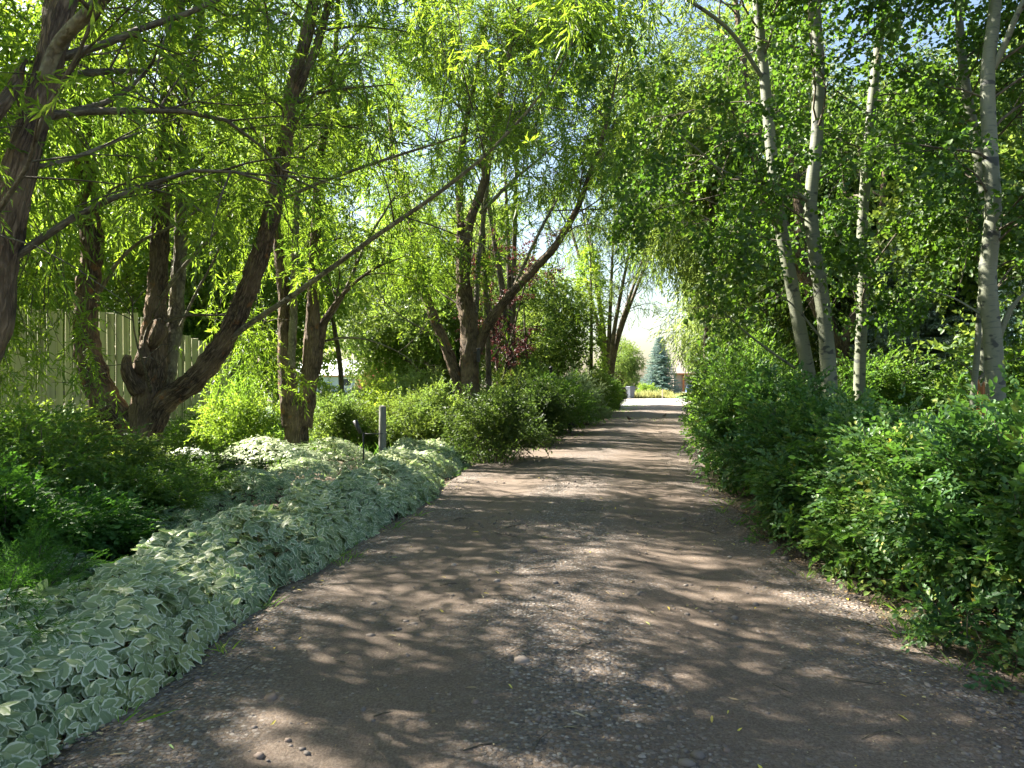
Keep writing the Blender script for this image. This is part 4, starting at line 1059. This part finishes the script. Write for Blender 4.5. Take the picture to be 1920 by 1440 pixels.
LG = 'shrubs in the left beds'
left = [  # px, Y, scale, zscale, kind, mat, label
    (-60, 3.6, .9, .95, K_FERN, 'fern', 'nearest feathery green plant at the left edge'),
    (40, 4.3, .8, .85, K_FERN, 'fern', 'soft ferny plant behind the white-edged border'),
    (-30, 5.2, .75, .62, K_R[1], 'fern', 'bright green leafy shrub low at the left edge'),
    (130, 5.9, .7, .45, K_R[0], 'fern', 'low leafy plant left of the white-edged border'),
    (20, 6.8, .9, .72, K_F[0], 'rose_far', 'shaded dark green shrub under the nearest trunk'),
    (150, 8.4, .9, .62, K_F[1], 'far_mid', 'green shrub at the foot of the leftmost willow stem'),
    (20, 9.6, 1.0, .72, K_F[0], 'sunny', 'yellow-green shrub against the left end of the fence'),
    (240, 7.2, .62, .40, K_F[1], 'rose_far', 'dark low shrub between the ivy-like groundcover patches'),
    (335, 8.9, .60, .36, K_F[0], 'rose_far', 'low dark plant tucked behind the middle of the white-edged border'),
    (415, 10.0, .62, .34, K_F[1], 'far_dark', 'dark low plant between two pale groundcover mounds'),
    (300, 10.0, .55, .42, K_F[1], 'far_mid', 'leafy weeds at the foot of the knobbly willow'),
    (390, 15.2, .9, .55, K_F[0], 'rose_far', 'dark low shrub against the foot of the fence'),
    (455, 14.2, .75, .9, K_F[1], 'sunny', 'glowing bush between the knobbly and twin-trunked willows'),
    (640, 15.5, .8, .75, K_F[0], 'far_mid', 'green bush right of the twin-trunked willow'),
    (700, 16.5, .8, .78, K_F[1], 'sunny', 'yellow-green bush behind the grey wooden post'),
    (765, 15.4, .75, .74, K_F[0], 'far_mid', 'sunlit bush just right of the grey wooden post'),
    (820, 16.2, .8, .82, K_F[1], 'far_mid', 'mixed bush in front of the V-shaped willow low stem'),
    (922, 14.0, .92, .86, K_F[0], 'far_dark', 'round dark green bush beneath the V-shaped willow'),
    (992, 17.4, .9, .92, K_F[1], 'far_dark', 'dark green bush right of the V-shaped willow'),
    (1042, 21.3, 1.0, 1.08, K_F[0], 'rose_far', 'big rounded green bush bulging over the driveway edge'),
    (1086, 25.2, .85, 1.05, K_F[1], 'silver', 'whitish variegated bush catching the sun'),
    (1100, 31, 1.1, 1.2, K_F[0], 'far_mid', 'bluish green bush below the leafy column'),
    (1128, 35.5, .95, 1.05, K_F[1], 'rose_far', 'dark bush close to the driveway mouth on the left'),
    (1146, 40, .7, .9, K_F[0], 'rose_far', 'last dark bush beside the bright gravel'),
    (1125, 30, .45, .3, K_F[1], 'silver', 'low silvery plant along the far driveway edge'),
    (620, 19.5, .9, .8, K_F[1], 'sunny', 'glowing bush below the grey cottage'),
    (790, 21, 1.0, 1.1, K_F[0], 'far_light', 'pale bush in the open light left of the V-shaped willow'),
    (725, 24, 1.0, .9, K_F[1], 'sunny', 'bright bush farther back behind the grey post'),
    (955, 22.5, .9, 1.1, K_F[0], 'far_mid', 'bush behind the plum stems'),
    (1000, 26.5, 1.0, 1.25, K_F[1], 'far_mid', 'taller bush behind the big rounded one'),
    (1213, 68, 1.0, .8, K_F[0], 'sunny', 'yellow bush in the sun beside the wheeled bin'),
]
for i, (px, Y, s, sz, kd, mt, lab) in enumerate(left):
    p = P(px, 714, Y); bush(kd, lab, p[0], p[1], s, sz, mt, LG, i * 1.7, 'shrub' if kd is not K_FERN else 'fern', 'shrub' if kd is not K_FERN else 'fern')

# ------------------------------------------------------------------ variegated groundcover
def gout_leaflet(rows):
    v = np.linspace(0, 1, rows + 1); w = np.interp(v, [0, .12, .35, .55, .8, 1], [.12, .62, 1, .88, .45, 0.0])
    V, T, F = [], [], []
    for i in range(rows + 1):
        for u in (-1, 0, 1):
            V.append([u * w[i] * .30, v[i], -.10 * abs(u) * w[i] + .05 - .22 * v[i] ** 2]); T.append([u, v[i], 0])
    for i in range(rows):
        a = i * 3; F += [[a, a + 1, a + 4, a + 3], [a + 1, a + 2, a + 5, a + 4]]
    return np.array(V), np.array(T), np.array(F)


def gout(mb, r, x, y, z, nrm, out, size, rows):
    """three leaflets per leaf at (x, y, z); nrm = surface normal, out = the way the leaf tip points"""
    V0, T0, F0 = gout_leaflet(rows)
    n = len(x)
    out = out - nrm * np.sum(out * nrm, 1)[:, None]; out /= np.linalg.norm(out, axis=1)[:, None] + 1e-9
    sidev = np.cross(out, nrm)
    s = size * r.uniform(.5, 1.35, n)
    lrb = r.beta(2, 2, n)
    for a, k in ((0, 1.0), (1.05, .86), (-1.05, .86)):
        a = a + r.normal(0, .15, n)
        f = out * np.cos(a)[:, None] + sidev * np.sin(a)[:, None]
        xx = sidev * np.cos(a)[:, None] - out * np.sin(a)[:, None]
        B = np.stack([xx, f, nrm], -1)
        st = np.stack([x, y, z], -1) + f * (s * .10)[:, None]
        V = np.einsum('nij,kj->nki', B, V0) * (s * k)[:, None, None] + st[:, None]
        F = (F0[None] + (np.arange(n) * len(V0))[:, None, None]).reshape(-1, 4)
        mb.add(V.reshape(-1, 3), F, tc=np.tile(T0, (n, 1)), lr=np.repeat(np.clip(lrb + r.normal(0, .12, n), 0, 1), len(V0)))


def border(mb, seed, ylo, yhi, dens, size, rows, wf, hmax):
    r = np.random.default_rng(seed)
    n = int(dens * (yhi - ylo) * 1.7)
    y = r.uniform(ylo, yhi, n); u = r.uniform(0, 1, n) ** 1.15
    wob = .08 * np.sin(y * 2.1) + .05 * np.sin(y * 5.3 + 1); w = wf(y)
    e = xl(y) + .10 + wob * .8; x = e - u * w
    prof = lambda u: np.clip(np.sin(np.clip(u * 2.6, 0, math.pi / 2)), 0, 1) ** .7
    lump = .88 + .14 * np.sin(y * 3.3 + 2 * u) + .12 * np.sin(x * 7 + y * 4)
    hgt = hmax * lump * (.12 + .88 * prof(u)) * np.clip((1.12 - u) / .25, .3, 1)
    depth = np.abs(r.normal(0, .05, n)) * (r.uniform(size=n) < .6)
    deep = (r.uniform(size=n) < .28) & (u < .55)
    z = gz(x, y) + np.maximum(hgt * np.where(deep, r.uniform(.25, .85, n), 1) - depth, .03)
    steep = np.clip(1 - u * 2.6, 0, 1)
    nrm = np.stack([.25 + .95 * steep, -.25 + r.normal(0, .2, n), np.full(n, .95) - .35 * steep], -1) + r.normal(0, .36, (n, 3))
    nrm /= np.linalg.norm(nrm, axis=1)[:, None]
    out = np.stack([.9 + r.normal(0, .6, n), -.5 + r.normal(0, .7, n), -.5 - .6 * steep], -1)
    gout(mb, r, x, y, z, nrm, out, size, rows)


mb = MB()
wf = lambda y: np.interp(y, [2, 4, 6, 8, 11, 14, 17], [.95, .95, .95, 1.0, 1.2, 1.5, 1.3])
border(mb, 1, 2.0, 8.0, 420, .088, 4, wf, .47)
border(mb, 2, 7.8, 14.4, 330, .10, 3, wf, .44)
tag(put('groundcover', mb.mesh('groundcover', M['gout'])), 'white-edged variegated groundcover bordering the left of the driveway', 'groundcover', kind='stuff')


def patch(mb, seed, cx, cy_, rx, ry, h, n, size, rows=2):
    r = np.random.default_rng(seed); q = np.sqrt(r.uniform(0, 1, n)); a = r.uniform(0, 6.28, n)
    x = cx + rx * q * np.cos(a); y = cy_ + ry * q * np.sin(a)
    z = gz(x, y) + h * (.25 + .75 * np.sqrt(np.maximum(0, 1 - q ** 2))) * (.8 + .25 * np.sin(x * 4 + y * 3)) - np.abs(r.normal(0, .05, n))
    nrm = np.stack([.5 * q * np.cos(a), .5 * q * np.sin(a) - .2, np.ones(n)], -1) + r.normal(0, .25, (n, 3)); nrm /= np.linalg.norm(nrm, axis=1)[:, None]
    out = np.stack([np.cos(a), np.sin(a) - .3, -.3 * np.ones(n)], -1) + r.normal(0, .5, (n, 3))
    gout(mb, r, x, y, np.maximum(z, .04), nrm, out, size, rows)


mb = MB()
patch(mb, 11, -4.3, 12.7, 2.0, 1.5, .5, 2200, .085)
patch(mb, 12, -3.5, 10.3, .9, 1.2, .42, 900, .08)
tag(put('undergrowth', mb.mesh('undergrowth', M['gout'])), 'mounded white-edged groundcover between the two trunked willows', 'groundcover', kind='stuff')
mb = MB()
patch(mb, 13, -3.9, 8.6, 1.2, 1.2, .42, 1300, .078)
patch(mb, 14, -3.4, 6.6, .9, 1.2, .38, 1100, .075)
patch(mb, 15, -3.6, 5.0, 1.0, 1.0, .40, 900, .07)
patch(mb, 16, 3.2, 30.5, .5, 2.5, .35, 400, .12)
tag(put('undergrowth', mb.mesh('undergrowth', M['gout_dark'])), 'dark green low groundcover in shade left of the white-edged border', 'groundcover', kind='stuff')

# grass -----------------------------------------------------------------------
def blades(n, xf, yf, h, w, seed, lean=.35):
    r = np.random.default_rng(seed); x = xf(r, n); y = yf(r, n)
    a = r.uniform(0, 6.28, n); hh = h * r.uniform(.5, 1.3, n) * (1 if h < .5 else .75 + .5 * np.sin(x * 1.9) * np.sin(x * .7 + y * 1.3)); dx = np.stack([np.cos(a), np.sin(a), np.zeros(n)], -1)
    ln = np.stack([r.normal(0, lean, n), r.normal(0, lean, n), np.ones(n)], -1)
    b = np.stack([x, y, np.maximum(gz(x, y), .0)], -1)
    V = np.stack([b - dx * w, b + dx * w, b + ln * hh[:, None] * .55 + dx * w * .7, b + ln * hh[:, None] * [1.2, 1.2, 1]], 1)
    F = np.array([[0, 1, 2], [0, 2, 3]])[None] + (np.arange(n) * 4)[:, None, None]
    return V.reshape(-1, 3), F.reshape(-1, 3), np.repeat(r.uniform(size=n), 4)


mb = MB()
for a in (blades(15000, lambda r, n: r.uniform(-9.5, -3.8, n), lambda r, n: r.uniform(12.5, 17.5, n), .14, .006, 1),
          blades(5000, lambda r, n: r.uniform(-14, -4, n), lambda r, n: r.uniform(5, 12, n), .2, .006, 2),
          blades(5000, lambda r, n: r.uniform(-7, 0, n), lambda r, n: r.uniform(13.5, 24, n), .3, .008, 3)):
    mb.add(a[0], a[1], lr=a[2])
for k in range(14):   # tufts on the driveway edges and its far middle
    r = np.random.default_rng(200 + k); y = [4.4, 16.5, 19, 21, 24, 27, 30, 33, 36, 40, 44, 47, 50, 29, 34, 43][k]
    x = float(xr(y)) - .1 if k == 0 else (float(xl(y)) + r.uniform(-.1, .5) if k < 13 else (float(xl(y)) + float(xr(y))) / 2)
    a = blades(130, lambda r, n: x + r.normal(0, .10 if k == 0 else .5, n), lambda r, n: y + r.normal(0, .10 if k == 0 else .7, n), .12 if k == 0 else .10, .004 if k == 0 else .012, 300 + k, .6); mb.add(a[0], a[1], lr=a[2] * .6 + .4)
for k in range(46):
    r = np.random.default_rng(500 + k); y = 2.4 + 14 * r.uniform() ** 1.3; left_ = k % 2
    x = float(xl(y)) + r.uniform(.08, .3) if left_ else float(xr(y)) - r.uniform(-.1, .3)
    a = blades(16, lambda r, n: x + r.normal(0, .03, n), lambda r, n: y + r.normal(0, .03, n), .09, .003, 600 + k, .7); mb.add(a[0], a[1], lr=a[2] * .5 + .4)
tag(put('grass', mb.mesh('grass', M['grass'])), 'short green grass between the beds and along the driveway', 'grass', kind='stuff')
mb = MB()
a = blades(9000, lambda r, n: r.uniform(8.5, 14.6, n), lambda r, n: r.uniform(63.3, 67, n), .6, .035, 5, .25); mb.add(a[0], a[1], lr=a[2])
a = blades(3000, lambda r, n: r.uniform(17, 30, n), lambda r, n: r.uniform(67, 84, n), .3, .03, 6, .25); mb.add(a[0], a[1], lr=a[2])
tag(put('tall_grass', mb.mesh('tall_grass', M['dry'])), 'tall dry sunlit grass beyond the gravel yard', 'grass', kind='stuff')

# ------------------------------------------------------------------ small things
def cyl(mb, p0, p1, r0, r1=None, sides=12): return tube(mb, [p0, (np.array(p0) + np.array(p1)) / 2, p1], [r0, (r0 + (r1 or r0)) / 2, r1 or r0], sides)

# grey wooden post
p = P(717, 845, 12) * [1, 1, 0]
root = thing('wooden_post', 'weathered grey wooden post standing in the variegated groundcover', 'post', p)
mb = MB(); q = 1.6 - (762 - 714) / FPX * 12
tube(mb, [[0, 0, -.1], [0, 0, .5], [.006, 0, q - .02], [.006, 0, q]], [.066, .064, .060, .052], 12, rough=.02); put('shaft', mb.mesh('shaft', M['post']), root)
mb = MB(); mb.add(np.array([[math.cos(a) * .056 + .006, math.sin(a) * .056, q + .003] for a in np.linspace(0, 6.283, 12, endpoint=False)] + [[.006, 0, q + .012]]), np.array([[i, (i + 1) % 12, 12] for i in range(12)]), tc=np.zeros((13, 3))); put('end_grain', mb.mesh('end_grain', M['bark_far']), root)
# black garden spotlight beside it
c = P(670, 800, 11.8)
root = thing('garden_spotlight', 'black tilted garden spotlight left of the grey wooden post', 'light', c * [1, 1, 0])
mb = MB(); cyl(mb, [.10, 0, 0], [.10, 0, c[2] - .10], .014); put('stake', mb.mesh('stake', M['black']), root)
mb = MB(); cyl(mb, [-.04, 0, c[2] + .10], [.06, -.03, c[2] - .10], .042, .034); put('lamp_head', mb.mesh('lamp_head', M['black']), root)
mb = MB(); cyl(mb, [.10, 0, c[2] - .12], [.42, .05, c[2] - .12], .008); put('arm', mb.mesh('arm', M['black']), root)
# black path light posts
for lab, px, py0, Y, rr in (('slim black lamp post rising from the big rounded bush', 1033, 688, 23.5, .05),):
    c = P(px, py0, Y); root = thing('path_light', lab, 'lamp post', c * [1, 1, 0])
    mb = MB(); cyl(mb, [0, 0, 0], [0, 0, c[2] - .18], .03); put('post', mb.mesh('post', M['black']), root)
    mb = MB(); cyl(mb, [0, 0, c[2] - .2], [0, 0, c[2] - .04], .06, .06); put('lamp_housing', mb.mesh('lamp_housing', M['black']), root)
    mb = MB(); cyl(mb, [0, 0, c[2] - .04], [0, 0, c[2] + .03], .085, .02); put('cap', mb.mesh('cap', M['black']), root)
c = P(897, 667, 19.6); root = thing('bird_feeder', 'narrow black box hung on the right side of the V-shaped willow trunk', 'feeder', c)
mb = MB(); mb.box((0, 0, 0), (.09, .14, .34)); put('case', mb.mesh('case', M['black'], smooth=False), root)
mb = MB(); mb.box((0, 0, .195), (.13, .18, .03), taper=.7); put('lid', mb.mesh('lid', M['black'], smooth=False), root)
mb = MB(); mb.box((-.09, 0, .08), (.10, .03, .03)); put('bracket', mb.mesh('bracket', M['black'], smooth=False), root)
c = P(1052, 779, 24.5); root = thing('spotlight', 'small black low light at the foot of the big rounded bush', 'light', (c[0] + .05, 21.0, 0))
mb = MB(); cyl(mb, [0, 0, 0], [0, 0, .22], .015); put('stake', mb.mesh('stake', M['black']), root)
mb = MB(); cyl(mb, [-.08, 0, .25], [.1, -.06, .31], .07, .08); put('lamp_head', mb.mesh('lamp_head', M['black']), root)
# orange stump
c = P(1843, 800, 9.9) * [1, 1, 0]; root = thing('tree_stump', 'splintered orange wood stump between the slim and scarred aspens', 'stump', c)
r = np.random.default_rng(3); mb = MB(); th = np.linspace(0, 6.283, 26, endpoint=False); rows = []
for z, rr in ((0, .17), (.3, .125), (.7, .105), (1.1, .11), (1.55, .10)):
    k = 1 + .16 * np.sin(th * 5 + z) + .08 * np.sin(th * 11)
    zz = np.full(26, z) + (r.uniform(-.14, .12, 26) if z > 1.4 else 0)
    rows.append(np.stack([np.cos(th) * rr * k, np.sin(th) * rr * k, zz], -1))
Vv = np.concatenate(rows + [np.array([[0, 0, 1.35]])]); i0 = (np.arange(4)[:, None] * 26); j = np.arange(26)[None]; j2 = (j + 1) % 26
mb.add(Vv, [np.stack([i0 + j, i0 + j2, i0 + 26 + j2, i0 + 26 + j], -1).reshape(-1, 4), np.stack([104 + j[0], 104 + j2[0], np.full(26, 130)], -1)], tc=Vv)
put('wood', mb.mesh('wood', M['cedar'], smooth=False), root)
mb = MB(); a = th[2:9]; V1 = np.array([[math.cos(t) * .135, math.sin(t) * .135, z] for z in (0, .45, .85) for t in a])
F1 = np.array([[i * 7 + k, i * 7 + k + 1, (i + 1) * 7 + k + 1, (i + 1) * 7 + k] for i in range(2) for k in range(6)]); mb.add(V1, F1, tc=V1); put('bark', mb.mesh('bark', M['bark']), root)

# wheeled bin
c = P(1182, 748, 62); hb = 1.15
root = thing('wheeled_bin', 'grey wheeled rubbish bin in the sun at the end of the driveway', 'bin', (c[0], 62, .03), rz=.5)
mb = MB(); mb.box((0, 0, .08 + hb * .42), (.56, .62, hb * .82)); V_ = mb.V[0]; V_[:4, :2] *= .78; put('body', mb.mesh('body', M['bin'], smooth=False), root)
mb = MB(); mb.box((0, 0, hb * .86 + .03), (.64, .70, .05)); mb.box((0, 0, hb * .86 + .075), (.54, .58, .05), taper=.8); put('lid', mb.mesh('lid', M['bin'], smooth=False), root)
mb = MB(); cyl(mb, [-.27, .38, hb * .86], [.27, .38, hb * .86], .02); put('handle', mb.mesh('handle', M['bin']), root)
for sx in (-1, 1):
    mb = MB(); cyl(mb, [sx * .22, .27, .12], [sx * .29, .27, .12], .12); put('wheel', mb.mesh('wheel', M['black']), root)

# stake by the grass
c = P(1229, 740, 66); root = thing('wooden_stake', 'short pale wooden stake in the tall dry grass', 'stake', (c[0], 62.9, 0))
mb = MB(); mb.box((0, 0, .4), (.08, .08, .8)); put('shaft', mb.mesh('shaft', M['stucco'], smooth=False), root)
mb = MB(); mb.box((0, 0, .82), (.10, .10, .04), taper=.5); put('cap', mb.mesh('cap', M['stucco'], smooth=False), root)


def house(name, label, x0, x1, y, eave, ridge, depth, wallm, roofm, trim, windows, door=None, gable=False):
    root = thing(name, label, 'house', ((x0 + x1) / 2, y, 0)); w = x1 - x0
    mb = MB(); mb.box((0, depth / 2, eave / 2), (w, depth, eave)); put('wall', mb.mesh('wall', wallm, smooth=False), root)
    mb = MB()
    nb = int(eave / .2) if wallm is M['siding'] else 0
    for k in range(nb): mb.box((0, -.018, .1 + k * .2), (w, .03, .17))
    if nb: o = put('siding', mb.mesh('siding', wallm, smooth=False), root); o['kind'] = 'stuff'
    ov = .5; v = np.array([[-w / 2 - ov, -ov, eave - .05], [w / 2 + ov, -ov, eave - .05], [w / 2 + ov, depth / 2, ridge], [-w / 2 - ov, depth / 2, ridge], [-w / 2 - ov, depth + ov, eave - .05], [w / 2 + ov, depth + ov, eave - .05]])
    v2 = v + [0, 0, .12]; VV = np.vstack([v, v2])
    Fq = np.array([[6, 7, 8, 9], [9, 8, 11, 10], [0, 3, 2, 1], [3, 4, 5, 2], [0, 1, 7, 6], [4, 10, 11, 5], [0, 6, 9, 3], [3, 9, 10, 4], [1, 2, 8, 7], [2, 5, 11, 8]])
    mb = MB(); mb.add(VV, Fq, tc=VV); put('roof', mb.mesh('roof', roofm, smooth=False), root)
    g = np.array([[-w / 2 + .02, 0, eave], [-w / 2 + .02, depth, eave], [-w / 2 + .02, depth / 2, ridge - .1], [w / 2 - .02, 0, eave], [w / 2 - .02, depth, eave], [w / 2 - .02, depth / 2, ridge - .1]])
    mb = MB(); mb.add(g, np.array([[0, 1, 2], [3, 5, 4]]), tc=g); put('gable', mb.mesh('gable', wallm, smooth=False), root)
    mb = MB(); mb.box((0, -ov - .02, eave), (w + 2 * ov, .05, .2)); put('fascia', mb.mesh('fascia', trim, smooth=False), root)
    for (wx, wz, ww, wh) in windows:
        mb = MB(); mb.box((wx, -.05, wz), (ww + .2, .06, wh + .2)); f = put('window', mb.mesh('window', M['white'], smooth=False), root)
        mb = MB(); mb.box((wx, -.085, wz), (ww, .02, wh)); put('pane', mb.mesh('pane', M['glass'], smooth=False), f)
    return root


yL = 96.0
hl = house('grey_cottage', 'low grey cottage with a bright white roof beyond the left garden', P(556, 0, yL)[0], P(678, 0, yL)[0], yL, 2.25, 4.5, 9, M['siding'], M['metal_roof'], M['cedar'], [(-1.8, 1.4, 1.3, 1.0), (2.4, 1.4, 1.0, .9)])
yH = 104.0
hr = house('beige_house', 'beige house with an orange post beyond the blue spruce', P(1264, 0, yH)[0], P(1420, 0, yH)[0], yH, 2.6, 4.6, 9, M['stucco'], M['shingle'], M['cedar'], [(2.6, 1.5, 1.4, 1.1)])
cx = P(1284.5, 0, yH - 1)[0] - (P(1264, 0, yH)[0] + P(1420, 0, yH)[0]) / 2
mb = MB(); mb.box((cx, -.3, 1.28), (.22, .22, 2.5)); put('porch_post', mb.mesh('porch_post', M['cedar'], smooth=False), hr)
root = thing('blue_tarp', 'dark blue covered pile beside the orange house post', 'tarp', (P(1293, 0, 101)[0], 101, 0))
mb = MB(); mb.box((0, 0, .45), (.9, .8, .9), taper=.75); mb.box((0, 0, 1.0), (.55, .45, .2), taper=.6); put('cover', mb.mesh('cover', M['blue'], smooth=False), root)
# white rail fence in front of the cottage
root = thing('white_rail_fence', 'low white rail fence in front of the grey cottage', 'fence', (-14, 52, 0))
for z in (.62, .98):
    mb = MB(); mb.box((0, 0, z), (9, .04, .08)); put('rail', mb.mesh('rail', M['white'], smooth=False), root)
for k in range(5):
    mb = MB(); mb.box((-4.4 + k * 2.2, .05, .55), (.1, .06, 1.1)); put('post', mb.mesh('post', M['white'], smooth=False), root)


def bird(label, px, py, rz):
    Y = 1.6 * FPX / (py - 714); p = P(px, py, Y)
    root = thing('robin', label, 'bird', (p[0], Y, .075), 'robins on the driveway', rz)
    mb = MB(); tube(mb, [[-.075, 0, .075], [-.05, 0, .085], [0, 0, .10], [.045, 0, .135], [.075, 0, .165], [.10, 0, .168], [.118, 0, .162]], [.012, .030, .045, .040, .028, .024, .005], 12); put('body', mb.mesh('body', M['robin']), root)
    mb = MB(); tube(mb, [[.0, 0, .085], [.035, 0, .105], [.062, 0, .14]], [.040, .040, .020], 10); put('breast', mb.mesh('breast', M['breast']), root)
    mb = MB(); tube(mb, [[-.06, 0, .08], [-.14, 0, .055]], [.018, .010], 6); put('tail', mb.mesh('tail', M['robin']), root)
    mb = MB(); tube(mb, [[.112, 0, .165], [.145, 0, .160]], [.006, .001], 6); put('beak', mb.mesh('beak', M['sunny']), root)
    for s_ in (-1, 1):
        mb = MB(); tube(mb, [[0, s_ * .018, .07], [.004, s_ * .02, .035], [.0, s_ * .02, 0], [.025, s_ * .024, 0]], .004, 5); put('leg', mb.mesh('leg', M['black']), root)
    root.location.z = float(road_z(p[0], Y)) + .01


bird('upright robin standing in the middle of the far driveway', 1246, 785, 0.6)
bird('smaller robin pecking at the left side of the far driveway', 1180, 793, 2.6)
tot = sum(len(m.polygons) for m in bpy.data.meshes); print('polygons', tot)
